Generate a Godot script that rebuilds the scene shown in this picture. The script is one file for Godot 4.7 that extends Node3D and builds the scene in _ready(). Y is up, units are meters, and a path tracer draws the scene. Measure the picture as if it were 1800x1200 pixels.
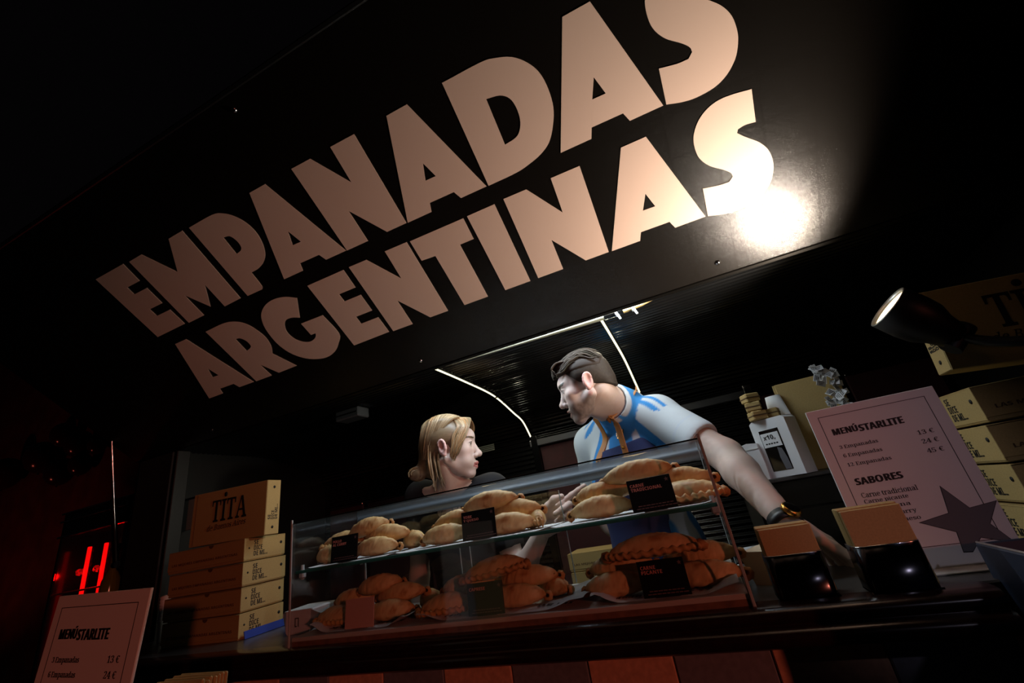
extends Node3D
# A food stall at night: a raised hatch with big lettering, two people behind a display case of empanadas.
# Lengths in metres, y up. Heights are written from eye level (EYE above the ground) by at().

const EYE := 1.385
const TILT := 0.62383          # slope of the raised hatch
const COUNTER := -0.235        # worktop, below eye level
const HINGE_Y := 0.5525
const HINGE_Z := -1.3

var M := {}
var taken := {}
var rng := RandomNumberGenerator.new()
var bold_font: SystemFont
var serif_font: SystemFont
var serif_plain: SystemFont
var grain := FastNoiseLite.new()


func _ready() -> void:
	rng.seed = 7
	grain.seed = 3
	grain.frequency = 1.0
	make_camera_and_light()
	make_fonts()
	make_materials()
	make_shell()
	make_hatch()
	make_counter()
	make_case()
	make_people()
	make_empanadas()
	make_cards()
	make_boxes()
	make_menus()
	make_counter_things()
	make_inside_things()
	make_left_side()


func make_camera_and_light() -> void:
	var cam := Camera3D.new()
	cam.name = "camera"
	cam.fov = 78.4076
	cam.near = 0.02
	cam.transform = Transform3D(Basis(Vector3(0.90575, -0.16689, -0.38957), Vector3(0.29160, 0.91245, 0.28707), Vector3(0.30755, -0.37361, 0.87511)), at(0, 0, 0))
	add_child(cam)
	cam.current = true
	var env := Environment.new()
	env.background_mode = Environment.BG_COLOR
	env.background_color = Color(0.012, 0.010, 0.012)
	env.tonemap_mode = Environment.TONE_MAPPER_LINEAR
	env.tonemap_exposure = 1.0
	env.sdfgi_enabled = true
	env.ssao_enabled = true
	env.ssil_enabled = true
	var we := WorldEnvironment.new()
	we.name = "world_environment"
	we.environment = env
	add_child(we)
	# two stage lights of the venue behind the viewer: an orange one low on the right, a dim bluish one high on the right
	stage_light("orange", at(3.6, 0.42, 2.7), at(-1.15, -0.1, -1.1), Color(1.0, 0.52, 0.42), 4.3, 13.8)
	stage_light("violet", at(1.9, 1.5, 2.1), at(0.37, -0.09, -1.12), Color(0.88, 0.85, 0.95), 1.0, 4.6)
	stage_light("deep red", v3(-7.0, 0.5, -0.6), v3(-8.0, 4.2, -2.75), Color(1.0, 0.42, 0.34), 0.55, 50.0)


func stage_light(tone: String, from: Vector3, to: Vector3, c: Color, e: float, angle: float) -> void:
	var l := SpotLight3D.new()
	l.name = tone + "_beam"
	l.light_color = c
	l.light_energy = e
	l.light_size = 0.06
	l.spot_range = 30.0
	l.spot_attenuation = 2.0
	l.spot_angle = angle
	l.spot_angle_attenuation = 0.6
	l.shadow_enabled = true
	add_child(l)
	l.look_at_from_position(from, to)
	var back := (from - to).normalized()
	var o := thing("stage_lamp", tone + " stage lamp in a black can out in the dark venue", "stage lamp", from + back * 0.03)
	var b := Basis.looking_at(-back)
	var glow := StandardMaterial3D.new()
	glow.albedo_color = Color(0.1, 0.1, 0.1)
	glow.emission_enabled = true
	glow.emission = c
	glow.emission_energy_multiplier = 3.0
	var can := StandardMaterial3D.new()
	can.albedo_color = Color(0.03, 0.03, 0.03)
	can.roughness = 0.5
	var turned := Transform3D(b * Basis(Vector3.RIGHT, -PI / 2), Vector3.ZERO)
	var st := begin()
	lathe(st, [v2(0, 0.0), v2(0.062, 0.0)], 24, turned)
	part("lens", st, glow, o)
	st = begin()
	lathe(st, [v2(0.064, 0.012), v2(0.07, 0.012), v2(0.075, -0.18), v2(0.05, -0.22), v2(0, -0.22)], 24, turned)
	part("can", st, can, o)


# ---------------------------------------------------------------- helpers
func at(x: float, y: float, z: float) -> Vector3:
	return Vector3(x, y + EYE, z)


func v2(x: float, y: float) -> Vector2:
	return Vector2(x, y)


func v3(x: float, y: float, z: float) -> Vector3:
	return Vector3(x, y, z)


func numbered(called: String) -> String:
	var n: int = taken.get(called, 0)
	taken[called] = n + 1
	return called if n == 0 else "%s_%03d" % [called, n]


func tag(o: Node, label: String, category: String, group := "", kind := "") -> Node:
	if label: o.set_meta("label", label)
	if category: o.set_meta("category", category)
	if group: o.set_meta("group", group)
	if kind: o.set_meta("kind", kind)
	return o


func thing(called: String, label: String, category: String, where := Vector3.ZERO, group := "") -> Node3D:
	var o := Node3D.new()
	o.name = numbered(called)
	add_child(o)
	o.position = where
	tag(o, label, category, group)
	return o


func begin() -> SurfaceTool:
	var st := SurfaceTool.new()
	st.begin(Mesh.PRIMITIVE_TRIANGLES)
	return st


func done(st: SurfaceTool) -> ArrayMesh:
	st.generate_normals()
	return st.commit()


func part(called: String, what, m: Material, parent: Node, xf := Transform3D()) -> MeshInstance3D:
	var o := MeshInstance3D.new()
	if parent == self:
		called = numbered(called)
	o.name = called
	o.mesh = done(what) if what is SurfaceTool else what
	o.material_override = m
	o.transform = xf
	parent.add_child(o, true)
	return o


func structure(called: String, what, m: Material) -> MeshInstance3D:
	var o := part(called, what, m, self)
	o.set_meta("kind", "structure")
	return o


func copy(o: Node3D, where: Vector3, label: String, group := "") -> Node3D:
	var c: Node3D = o.duplicate()
	var stem := str(o.name)
	while stem.length() > 4 and stem[-1].is_valid_int(): stem = stem.left(-1)
	c.name = numbered(stem.trim_suffix("_"))
	add_child(c)
	c.position = where
	c.set_meta("label", label)
	if group: c.set_meta("group", group)
	return c


func tri(st: SurfaceTool, a: Vector3, b: Vector3, c: Vector3, out: Vector3) -> void:
	st.add_vertex(a)
	if (a - c).cross(a - b).dot(out) >= 0.0:
		st.add_vertex(b)
		st.add_vertex(c)
	else:
		st.add_vertex(c)
		st.add_vertex(b)


func quad(st: SurfaceTool, a: Vector3, b: Vector3, c: Vector3, d: Vector3, out: Vector3) -> void:
	tri(st, a, b, c, out)
	tri(st, a, c, d, out)


# a box with chamfered edges, centred on xf
func box(st: SurfaceTool, size: Vector3, xf := Transform3D(), bevel := -1.0) -> void:
	st.set_smooth_group(-1)
	var h := size / 2
	var r := bevel if bevel >= 0.0 else minf(0.002, minf(h.x, minf(h.y, h.z)) * 0.4)
	var i := h - Vector3(r, r, r)
	for axis in 3:
		var u := (axis + 1) % 3
		var w := (axis + 2) % 3
		for s in [-1.0, 1.0]:
			var q: Array[Vector3] = []
			for k in [[-1, -1], [1, -1], [1, 1], [-1, 1]]:
				var p := Vector3.ZERO
				p[axis] = s * h[axis]
				p[u] = k[0] * i[u]
				p[w] = k[1] * i[w]
				q.append(xf * p)
			var n := Vector3.ZERO
			n[axis] = s
			quad(st, q[0], q[1], q[2], q[3], xf.basis * n)
			if r <= 0.0:
				continue
			# the edge between faces «axis» and «u»
			for t in [-1.0, 1.0]:
				var e: Array[Vector3] = []
				for k in [[0, -1], [1, -1], [1, 1], [0, 1]]:
					var p := Vector3.ZERO
					p[w] = k[1] * i[w]
					p[axis] = s * (h[axis] if k[0] == 0 else i[axis])
					p[u] = t * (i[u] if k[0] == 0 else h[u])
					e.append(xf * p)
				n = Vector3.ZERO
				n[axis] = s
				n[u] = t
				quad(st, e[0], e[1], e[2], e[3], xf.basis * n)
	if r > 0.0:
		for sx in [-1.0, 1.0]:
			for sy in [-1.0, 1.0]:
				for sz in [-1.0, 1.0]:
					var s := Vector3(sx, sy, sz)
					tri(st, xf * (s * Vector3(h.x, i.y, i.z)), xf * (s * Vector3(i.x, h.y, i.z)), xf * (s * Vector3(i.x, i.y, h.z)), xf.basis * s)


func span(st: SurfaceTool, lo: Vector3, hi: Vector3, bevel := -1.0) -> void:
	box(st, (hi - lo).abs(), Transform3D(Basis(), (lo + hi) / 2), bevel)


# a turned shape about y: profile of (radius, height)
func lathe(st: SurfaceTool, profile: Array, segments := 24, xf := Transform3D(), group := 0) -> void:
	st.set_smooth_group(group)
	for i in profile.size() - 1:
		var a: Vector2 = profile[i]
		var b: Vector2 = profile[i + 1]
		if a.is_equal_approx(b):
			continue
		for k in segments:
			var t0 := TAU * k / segments
			var t1 := TAU * (k + 1) / segments
			var d0 := Vector3(cos(t0), 0, sin(t0))
			var d1 := Vector3(cos(t1), 0, sin(t1))
			var up := Vector3.UP
			var dn := (b - a).normalized()
			var out := (d0 + d1) * (dn.y) - up * dn.x * 2.0
			# profiles run from the top down along the outside, so the outside lies this way
			out = -out
			var p0: Vector3 = xf * (d0 * a.x + up * a.y)
			var p1: Vector3 = xf * (d1 * a.x + up * a.y)
			var q0: Vector3 = xf * (d0 * b.x + up * b.y)
			var q1: Vector3 = xf * (d1 * b.x + up * b.y)
			var o := xf.basis * out
			if b.x > 1e-6: tri(st, p0, q0, q1, o)
			if a.x > 1e-6: tri(st, p0, q1, p1, o)


# a tube along points; radius is a number or an array; flat < 1 squashes it across «up»
func tube(st: SurfaceTool, pts: Array, radius, sides := 10, flat := 1.0, up := Vector3.UP, group := 0) -> void:
	st.set_smooth_group(group)
	var rings: Array = []
	for i in pts.size():
		var d: Vector3 = (pts[mini(i + 1, pts.size() - 1)] - pts[maxi(i - 1, 0)]).normalized()
		var side := d.cross(up)
		if side.length() < 1e-3:
			side = d.cross(Vector3.RIGHT)
		side = side.normalized()
		var high := side.cross(d).normalized()
		var r: float = radius[i] if radius is Array else radius
		var ring := PackedVector3Array()
		for k in sides:
			var t := TAU * k / sides
			ring.append(pts[i] + side * cos(t) * r + high * sin(t) * r * flat)
		rings.append(ring)
	for i in rings.size() - 1:
		var mid: Vector3 = (pts[i] + pts[i + 1]) / 2
		for k in sides:
			var k1 := (k + 1) % sides
			var a: Vector3 = rings[i][k]
			var b: Vector3 = rings[i][k1]
			var c: Vector3 = rings[i + 1][k1]
			var d: Vector3 = rings[i + 1][k]
			quad(st, a, b, c, d, (a + b + c + d) / 4 - mid)
	st.set_smooth_group(-1)
	for e in [0, rings.size() - 1]:
		var out: Vector3 = pts[0] - pts[1] if e == 0 else pts[e] - pts[e - 1]
		for k in sides:
			tri(st, pts[e], rings[e][k], rings[e][(k + 1) % sides], out)


func spline(ctrl: Array, steps := 6) -> Array:
	var out: Array = []
	for i in ctrl.size() - 1:
		var p0: Vector3 = ctrl[maxi(i - 1, 0)]
		var p1: Vector3 = ctrl[i]
		var p2: Vector3 = ctrl[i + 1]
		var p3: Vector3 = ctrl[mini(i + 2, ctrl.size() - 1)]
		for s in steps:
			out.append(p1.cubic_interpolate(p2, p0, p3, float(s) / steps))
	out.append(ctrl[-1])
	return out


# a flat plate from an outline in xy, front at z = depth, back at z = 0
func plate(st: SurfaceTool, outline: PackedVector2Array, depth: float, xf := Transform3D()) -> void:
	st.set_smooth_group(-1)
	var idx := Geometry2D.triangulate_polygon(outline)
	var up := xf.basis.z.normalized()
	for i in range(0, idx.size(), 3):
		var t: Array[Vector2] = [outline[idx[i]], outline[idx[i + 1]], outline[idx[i + 2]]]
		tri(st, xf * v3(t[0].x, t[0].y, depth), xf * v3(t[1].x, t[1].y, depth), xf * v3(t[2].x, t[2].y, depth), up)
		tri(st, xf * v3(t[0].x, t[0].y, 0), xf * v3(t[1].x, t[1].y, 0), xf * v3(t[2].x, t[2].y, 0), -up)
	var ccw := not Geometry2D.is_polygon_clockwise(outline)
	for i in outline.size():
		var a := outline[i]
		var b := outline[(i + 1) % outline.size()]
		if a.distance_to(b) < 1e-4:
			continue
		var n := Vector2(b.y - a.y, a.x - b.x) * (1.0 if ccw else -1.0)
		quad(st, xf * v3(a.x, a.y, 0), xf * v3(b.x, b.y, 0), xf * v3(b.x, b.y, depth), xf * v3(a.x, a.y, depth), xf.basis * v3(n.x, n.y, 0))


# lettering as a mesh, lower left corner at xf, fitted to width (0 = natural) and height
func words(parent: Node, text: String, width: float, height: float, m: Material, xf: Transform3D, font: Font, called := "lettering", centred := false) -> MeshInstance3D:
	var t := TextMesh.new()
	t.text = text
	t.font = font
	t.font_size = 40
	t.pixel_size = 0.01
	t.depth = 0.02
	t.curve_step = 3.0
	t.horizontal_alignment = HORIZONTAL_ALIGNMENT_LEFT
	var b := t.get_aabb()
	var sy := height / maxf(b.size.y, 1e-4)
	var sx := width / maxf(b.size.x, 1e-4) if width > 0.0 else sy
	var o := MeshInstance3D.new()
	o.name = called
	o.mesh = t
	o.material_override = m
	var shift := Vector3(-(b.position.x + (b.size.x / 2 if centred else 0.0)) * sx, -b.position.y * sy, 0.0004)
	o.transform = xf * Transform3D(Basis(Vector3(sx, 0, 0), Vector3(0, sy, 0), Vector3(0, 0, 0.03)), shift)
	parent.add_child(o, true)
	return o


func make_fonts() -> void:
	bold_font = SystemFont.new()
	bold_font.font_names = PackedStringArray(["Droid Sans"])
	bold_font.font_weight = 800
	serif_font = SystemFont.new()
	serif_font.font_names = PackedStringArray(["Droid Serif"])
	serif_font.font_weight = 800
	serif_plain = SystemFont.new()
	serif_plain.font_names = PackedStringArray(["Droid Serif"])


# ---------------------------------------------------------------- materials
func paint(c: Color, rough := 0.6, metal := 0.0, spec := 0.5) -> StandardMaterial3D:
	var m := StandardMaterial3D.new()
	m.albedo_color = c
	m.roughness = rough
	m.metallic = metal
	m.metallic_specular = spec
	return m


func noise_tex(freq: float, seed_: int, normal := false, bump := 4.0, size := 256, lo := Color.BLACK, hi := Color.WHITE, octaves := 4) -> NoiseTexture2D:
	var n := FastNoiseLite.new()
	n.seed = seed_
	n.frequency = freq
	n.noise_type = FastNoiseLite.TYPE_SIMPLEX_SMOOTH
	n.fractal_octaves = octaves
	var t := NoiseTexture2D.new()
	t.noise = n
	t.width = size
	t.height = size
	t.seamless = true
	t.as_normal_map = normal
	t.bump_strength = bump
	if not normal:
		var g := Gradient.new()
		g.set_color(0, lo)
		g.set_color(1, hi)
		t.color_ramp = g
	return t


func grainy(m: StandardMaterial3D, lo: float, hi: float, scale: float, freq := 0.03, seed_ := 1, bump := 0.0) -> StandardMaterial3D:
	m.albedo_texture = noise_tex(freq, seed_, false, 1.0, 256, Color(lo, lo, lo), Color(hi, hi, hi))
	m.uv1_triplanar = true
	m.uv1_scale = Vector3(scale, scale, scale)
	if bump > 0.0:
		m.normal_enabled = true
		m.normal_texture = noise_tex(freq * 2.0, seed_ + 9, true, 6.0)
		m.normal_scale = bump
	return m


func glowing(c: Color, e: float) -> StandardMaterial3D:
	var m := paint(Color(0.2, 0.2, 0.2), 0.5)
	m.emission_enabled = true
	m.emission = c
	m.emission_energy_multiplier = e
	return m


func pane(alpha: float, c := Color(0.9, 0.95, 0.95)) -> StandardMaterial3D:
	var m := paint(Color(c.r, c.g, c.b, alpha), 0.03)
	m.transparency = BaseMaterial3D.TRANSPARENCY_ALPHA
	return m


func make_materials() -> void:
	M.vinyl = grainy(paint(Color(0.082, 0.068, 0.058), 0.27, 0.0, 0.45), 0.75, 1.0, 9.0, 0.12, 4, 0.16)
	M.letter = paint(Color(0.83, 0.715, 0.655), 0.55, 0.0, 0.3)
	M.black = paint(Color(0.035, 0.035, 0.038), 0.45)
	M.black_gloss = paint(Color(0.03, 0.03, 0.032), 0.14)
	M.rib = paint(Color(0.05, 0.05, 0.052), 0.2)
	M.dark = paint(Color(0.06, 0.058, 0.06), 0.7)
	M.alu = paint(Color(0.72, 0.72, 0.70), 0.35, 0.9)
	M.chrome = paint(Color(0.75, 0.75, 0.77), 0.12, 1.0)
	M.smoked_chrome = paint(Color(0.20, 0.20, 0.21), 0.16, 1.0)
	M.steel = grainy(paint(Color(0.30, 0.29, 0.28), 0.3, 0.35), 0.85, 1.0, 3.0, 0.05, 12)
	M.dark_steel = paint(Color(0.16, 0.15, 0.14), 0.3, 0.9)
	M.nose = grainy(paint(Color(0.15, 0.075, 0.062), 0.21), 0.7, 1.0, 4.0, 0.03, 15)
	M.stripe_red = grainy(paint(Color(0.84, 0.62, 0.50), 0.7), 0.86, 1.0, 5.0, 0.04, 21)
	M.stripe_grey = grainy(paint(Color(0.46, 0.45, 0.48), 0.7), 0.86, 1.0, 5.0, 0.04, 22)
	M.red_panel = grainy(paint(Color(0.22, 0.014, 0.03), 0.75), 0.8, 1.0, 3.0, 0.02, 23)
	M.venue = grainy(paint(Color(0.34, 0.15, 0.12), 0.9), 0.7, 1.0, 0.5, 0.02, 24)
	M.ground = grainy(paint(Color(0.12, 0.11, 0.11), 0.8), 0.7, 1.0, 1.0, 0.04, 25, 0.5)
	M.kraft = grainy(paint(Color(0.70, 0.595, 0.375), 0.75), 0.9, 1.0, 14.0, 0.06, 31)
	M.kraft_dark = paint(Color(0.34, 0.25, 0.14), 0.8)
	M.ink = paint(Color(0.045, 0.04, 0.045), 0.7)
	M.paper = paint(Color(0.86, 0.86, 0.85), 0.7)
	M.greaseproof = grainy(paint(Color(0.84, 0.85, 0.86), 0.55), 0.92, 1.0, 10.0, 0.03, 33)
	M.paper_grey = paint(Color(0.36, 0.36, 0.38), 0.7)
	M.card = paint(Color(0.03, 0.026, 0.03), 0.36, 0.0, 0.3)
	M.card_text = paint(Color(0.82, 0.56, 0.52), 0.6)
	M.card_fine = paint(Color(0.42, 0.34, 0.34), 0.6)
	M.pink_glare_card = paint(Color(0.80, 0.62, 0.56), 0.5)  # the pink is red light glare painted into the card colour
	M.wood = grainy(paint(Color(0.55, 0.40, 0.30), 0.5), 0.7, 1.0, 3.0, 0.04, 35)
	M.tray = paint(Color(0.72, 0.70, 0.67), 0.4)
	M.glass = pane(0.008, Color(0.6, 0.7, 0.7))
	M.shelf_glass = pane(0.04, Color(0.45, 0.75, 0.68))
	M.glass_edge = paint(Color(0.16, 0.40, 0.36), 0.2)
	M.acrylic_edge = paint(Color(0.62, 0.66, 0.66), 0.3)
	M.tube = paint(Color(0.40, 0.44, 0.48), 0.35, 0.2)
	M.leather = grainy(paint(Color(0.74, 0.50, 0.27), 0.55), 0.85, 1.0, 20.0, 0.05, 41)
	M.denim = grainy(paint(Color(0.16, 0.22, 0.42), 0.85), 0.75, 1.0, 40.0, 0.08, 42)
	M.tee = grainy(paint(Color(0.05, 0.053, 0.075), 0.9), 0.85, 1.0, 30.0, 0.06, 43)
	M.gold = paint(Color(0.75, 0.56, 0.28), 0.25, 1.0)
	M.white = paint(Color(0.85, 0.86, 0.87), 0.5)
	M.cream = paint(Color(0.86, 0.78, 0.66), 0.6)
	M.led = glowing(Color(1.0, 0.97, 0.80), 1.7)
	M.led_white = glowing(Color(0.92, 0.97, 1.0), 1.7)
	M.lens = glowing(Color(1.0, 0.86, 0.66), 9.0)
	var skin := paint(Color.WHITE, 0.5, 0.0, 0.4)
	skin.vertex_color_use_as_albedo = true
	skin.subsurf_scatter_enabled = true
	skin.subsurf_scatter_strength = 0.08
	M.skin = skin
	var cloth := paint(Color.WHITE, 0.8, 0.0, 0.3)
	cloth.vertex_color_use_as_albedo = true
	M.cloth = cloth
	var hair := paint(Color.WHITE, 0.42, 0.0, 0.5)
	hair.vertex_color_use_as_albedo = true
	M.hair = hair
	var hair_dark := paint(Color.WHITE, 0.6, 0.0, 0.3)
	hair_dark.vertex_color_use_as_albedo = true
	M.hair_dark = hair_dark
	var crust := paint(Color.WHITE, 0.5, 0.0, 0.4)
	crust.vertex_color_use_as_albedo = true
	crust.subsurf_scatter_enabled = true
	crust.subsurf_scatter_strength = 0.05
	M.crust = crust


# ---------------------------------------------------------------- the stall's shell
func make_shell() -> void:
	var st := begin()
	span(st, v3(-16, -0.06, -9), v3(12, 0, 9), 0.0)
	structure("ground", st, M.ground)
	st = begin()
	span(st, at(-2.5, -1.30, -2.5), at(1.16, -1.258, -1.1), 0.0)
	structure("floor", st, M.dark)
	# ribbed ceiling that rounds down into the ribbed rear wall
	var prof: Array = spline([v3(0, 0.605, -1.30), v3(0, 0.60, -1.45), v3(0, 0.598, -1.66), v3(0, 0.588, -1.98), v3(0, 0.53, -2.235), v3(0, 0.495, -2.355), v3(0, 0.42, -2.445)], 24)
	structure("ceiling", ribbed(prof, -2.5, 1.16), M.rib)
	prof = spline([v3(0, 0.42, -2.445), v3(0, 0.36, -2.46), v3(0, 0.0, -2.46), v3(0, -0.6, -2.46), v3(0, -1.235, -2.46)], 26)
	structure("wall_back", ribbed(prof, -2.5, 1.16), M.rib)
	st = begin()
	span(st, at(-2.55, -1.235, -2.5), at(-2.5, 0.66, -1.3), 0.0)
	structure("wall_left", st, M.black)
	st = begin()
	span(st, at(1.16, -1.235, -2.5), at(1.21, 0.68, -1.3), 0.0)
	structure("wall_right", st, M.black)
	st = begin()
	span(st, at(-2.5, -1.235, -1.33), at(-2.25, HINGE_Y - 0.01, -1.28), 0.004)
	structure("trim_1", st, M.dark)
	st = begin()
	span(st, at(-2.252, -1.235, -1.345), at(-2.225, HINGE_Y - 0.01, -1.285), 0.003)
	structure("trim_2", st, M.black)
	# front below the counter: boards in two colours
	st = begin()
	span(st, at(-2.55, -1.385, -1.12), at(1.25, -0.30, -1.066), 0.0)
	var front := structure("wall_front", st, M.dark)
	var w := 0.1809
	for k in 20:
		var x1 := 0.391 + w * (4 - k)
		if x1 > 1.25:
			continue
		st = begin()
		span(st, at(x1 - w + 0.001, -1.36, -1.066), at(x1 - 0.001, -0.292, -1.05), 0.0025)
		part("stripe_board", st, M.stripe_red if k % 2 == 1 else M.stripe_grey, front)
	# the dark venue beyond the left end of the stall
	st = begin()
	span(st, v3(-16, 0, -2.95), v3(-2.6, 6.5, -2.75), 0.0)
	structure("wall_venue", st, M.venue)


func ribbed(prof: Array, x0: float, x1: float) -> SurfaceTool:
	# resample by length and add the ribs, which run along x
	var st := begin()
	st.set_smooth_group(0)
	var pts: Array = []
	var run := 0.0
	var step := 0.0035
	for i in prof.size() - 1:
		var a: Vector3 = prof[i]
		var b: Vector3 = prof[i + 1]
		var d := b - a
		var n := Vector3(0, d.z, -d.y).normalized()      # into the stall
		if n.y > 0.0 and absf(n.y) > absf(n.z) or (absf(n.z) >= absf(n.y) and n.z < 0.0):
			n = -n
		var m := maxi(1, int(d.length() / step))
		for k in m:
			var r := run + d.length() * k / m
			pts.append([a + d * (float(k) / m) + n * 0.005 * sin(TAU * r / 0.027), n])
		run += d.length()
	for i in pts.size() - 1:
		var p: Vector3 = pts[i][0]
		var q: Vector3 = pts[i + 1][0]
		quad(st, at(x0, p.y, p.z), at(x1, p.y, p.z), at(x1, q.y, q.z), at(x0, q.y, q.z), pts[i][1])
		var po: Vector3 = p - pts[i][1] * 0.04
		var qo: Vector3 = q - pts[i + 1][1] * 0.04
		quad(st, at(x0, po.y, po.z), at(x1, po.y, po.z), at(x1, qo.y, qo.z), at(x0, qo.y, qo.z), -pts[i][1])
	return st


# ---------------------------------------------------------------- the raised hatch and its lettering
func make_hatch() -> void:
	var o := thing("hatch_awning", "raised black hatch lettered EMPANADAS ARGENTINAS in large pale block capitals", "awning", at(-0.66, HINGE_Y, HINGE_Z))
	o.basis = Basis(Vector3.RIGHT, Vector3(0, sin(TILT), cos(TILT)), Vector3(0, -cos(TILT), sin(TILT)))
	var st := begin()
	span(st, v3(-1.913, 0.0, -0.035), v3(1.88, 1.0, 0.0), 0.003)
	part("panel", st, M.vinyl, o)
	st = begin()
	span(st, v3(-1.913, -0.012, -0.03), v3(1.88, 0.0005, 0.002), 0.002)
	part("edge_trim", st, M.dark_steel, o)
	st = begin()
	span(st, v3(-1.913, 0.998, -0.037), v3(1.88, 1.012, 0.003), 0.003)
	part("outer_rim", st, M.black, o)
	for q in [v2(-0.157, 0.045), v2(-0.184, 0.965), v2(-1.3, 0.045), v2(0.9, 0.045)]:
		st = begin()
		lathe(st, [v2(0, 0.006), v2(0.004, 0.0055), v2(0.007, 0.003), v2(0.008, 0.0)], 12, Transform3D(Basis(Vector3.RIGHT, PI / 2), v3(q.x, q.y, 0)))
		part("bolt", st, M.chrome, o)
	# glyphs: height 0.267, drawn as on the panel (x along, y up the slope)
	var glyph := {
		"E": [[0, .267], [.158, .267], [.156, .198], [.085, .198], [.085, .168], [.156, .168], [.156, .101], [.085, .101], [.085, .070], [.16, .070], [.162, .003], [0, 0]],
		"M": [[.006, .264], [.074, .265], [.141, .168], [.216, .266], [.285, .267], [.278, .003], [.194, 0], [.195, .094], [.141, .020], [.086, .092], [.086, .002], [0, 0]],
		"A": [[.105, .267], [.17, .267], [.269, .001], [.186, .001], [.175, .024], [.094, .025], [.085, 0], [0, 0]],
		"N": [[.003, .268], [.074, .267], [.145, .166], [.148, .268], [.231, .267], [.230, .001], [.158, .001], [.085, .102], [.084, 0], [0, 0]],
		"T": [[0, .265], [.190, .264], [.189, .195], [.141, .195], [.141, 0], [.052, 0], [.050, .192], [0, .195]],
		"I": [[0, .265], [.091, .265], [.091, 0], [.002, 0]],
	}
	var curved := {
		"P": [[.005, .265], [.112, .265], [.150, .254], [.178, .233], [.198, .203], [.206, .168], [.200, .134], [.182, .100], [.154, .078], [.118, .066], [.083, .064], [.080, .012], [.070, 0], [0, 0]],
		"D": [[.003, .270], [.110, .268], [.147, .261], [.185, .246], [.214, .221], [.233, .190], [.240, .151], [.237, .107], [.221, .069], [.197, .036], [.166, .018], [.131, .008], [.087, .001], [0, 0]],
		"R": [[0, .263], [.096, .265], [.146, .255], [.181, .232], [.202, .194], [.210, .154], [.200, .115], [.179, .086], [.231, .003], [.133, .001], [.088, .063], [.093, 0], [.006, 0]],
	}
	var counters := {
		"A": [[.133, .127], [.149, .083], [.115, .084]],
		"P": [[.088, .195], [.112, .190], [.122, .171], [.121, .150], [.110, .139], [.086, .135]],
		"D": [[.089, .193], [.124, .186], [.144, .170], [.151, .145], [.149, .116], [.138, .094], [.121, .082], [.088, .078]],
		"R": [[.088, .193], [.109, .189], [.123, .170], [.123, .148], [.111, .139], [.088, .134]],
	}
	var round_glyph := {
		"G": [[.214, .243], [.167, .175], [.138, .186], [.110, .186], [.089, .170], [.076, .143], [.081, .111], [.101, .088], [.125, .077], [.148, .078], [.168, .087], [.177, .099], [.155, .099], [.153, .153], [.255, .152], [.262, .066], [.230, .029], [.193, .004], [.145, -.007], [.095, .002], [.051, .025], [.016, .065], [0, .117], [.004, .176], [.019, .216], [.044, .245], [.084, .265], [.129, .271], [.175, .263]],
		"S": [[.146, .269], [.146, .193], [.122, .196], [.105, .193], [.102, .185], [.119, .168], [.149, .141], [.167, .113], [.174, .081], [.172, .055], [.162, .028], [.140, .004], [.110, -.010], [.069, -.014], [.036, -.010], [0, 0], [.001, .081], [.042, .073], [.067, .072], [.077, .082], [.074, .093], [.059, .108], [.027, .133], [.007, .162], [.001, .193], [.004, .221], [.018, .247], [.040, .266], [.068, .276], [.101, .276]],
	}
	var smooth := ["G", "S"]
	var rows := [[0.515, [["E", -1.741], ["M", -1.560], ["P", -1.250], ["A", -1.076], ["N", -0.804], ["A", -0.570], ["D", -0.295], ["A", -0.079], ["S", 0.197]]], [0.1975, [["A", -1.806], ["R", -1.530], ["G", -1.298], ["E", -1.016], ["N", -0.838], ["T", -0.596], ["I", -0.393], ["N", -0.275], ["A", -0.036], ["S", 0.239]]]]
	var meshes := {}
	for row in rows:
		for item in row[1]:
			var g: String = item[0]
			if not meshes.has(g):
				var src: Array = glyph[g] if glyph.has(g) else curved[g] if curved.has(g) else round_glyph[g]
				var outline := PackedVector2Array()
				for i in src.size():
					outline.append(v2(src[i][0], src[i][1]))
				if curved.has(g) or g in smooth:
					outline = rounded(outline, 0.55)
				if counters.has(g):
					var hole := PackedVector2Array()
					for q in counters[g]:
						hole.append(v2(q[0], q[1]))
					if g != "A":
						hole = rounded(hole, 0.9)
					outline = bridged(outline, hole)
				st = begin()
				plate(st, outline, 0.0008)
				meshes[g] = done(st)
			part("letter", meshes[g], M.letter, o, Transform3D(Basis(), v3(float(item[1]) + 0.66, row[0], 0.0006)))
	# gas struts that hold the hatch open
	var q0 := at(-2.535, 0.645, -1.165)
	var q1 := at(-2.545, 0.087, -1.27)
	var s := thing("gas_strut", "thin gas strut holding up the left end of the black hatch", "strut", q1)
	st = begin()
	tube(st, [v3(0, 0, 0), (q0 - q1) * 0.52], 0.011, 12)
	part("cylinder", st, M.black_gloss, s)
	st = begin()
	tube(st, [(q0 - q1) * 0.5, q0 - q1], 0.0055, 12)
	part("rod", st, M.chrome, s)
	st = begin()
	tube(st, [v3(-0.012, 0, 0), v3(0.012, 0, 0)], 0.014, 12)
	part("pivot", st, M.dark_steel, s)


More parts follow.
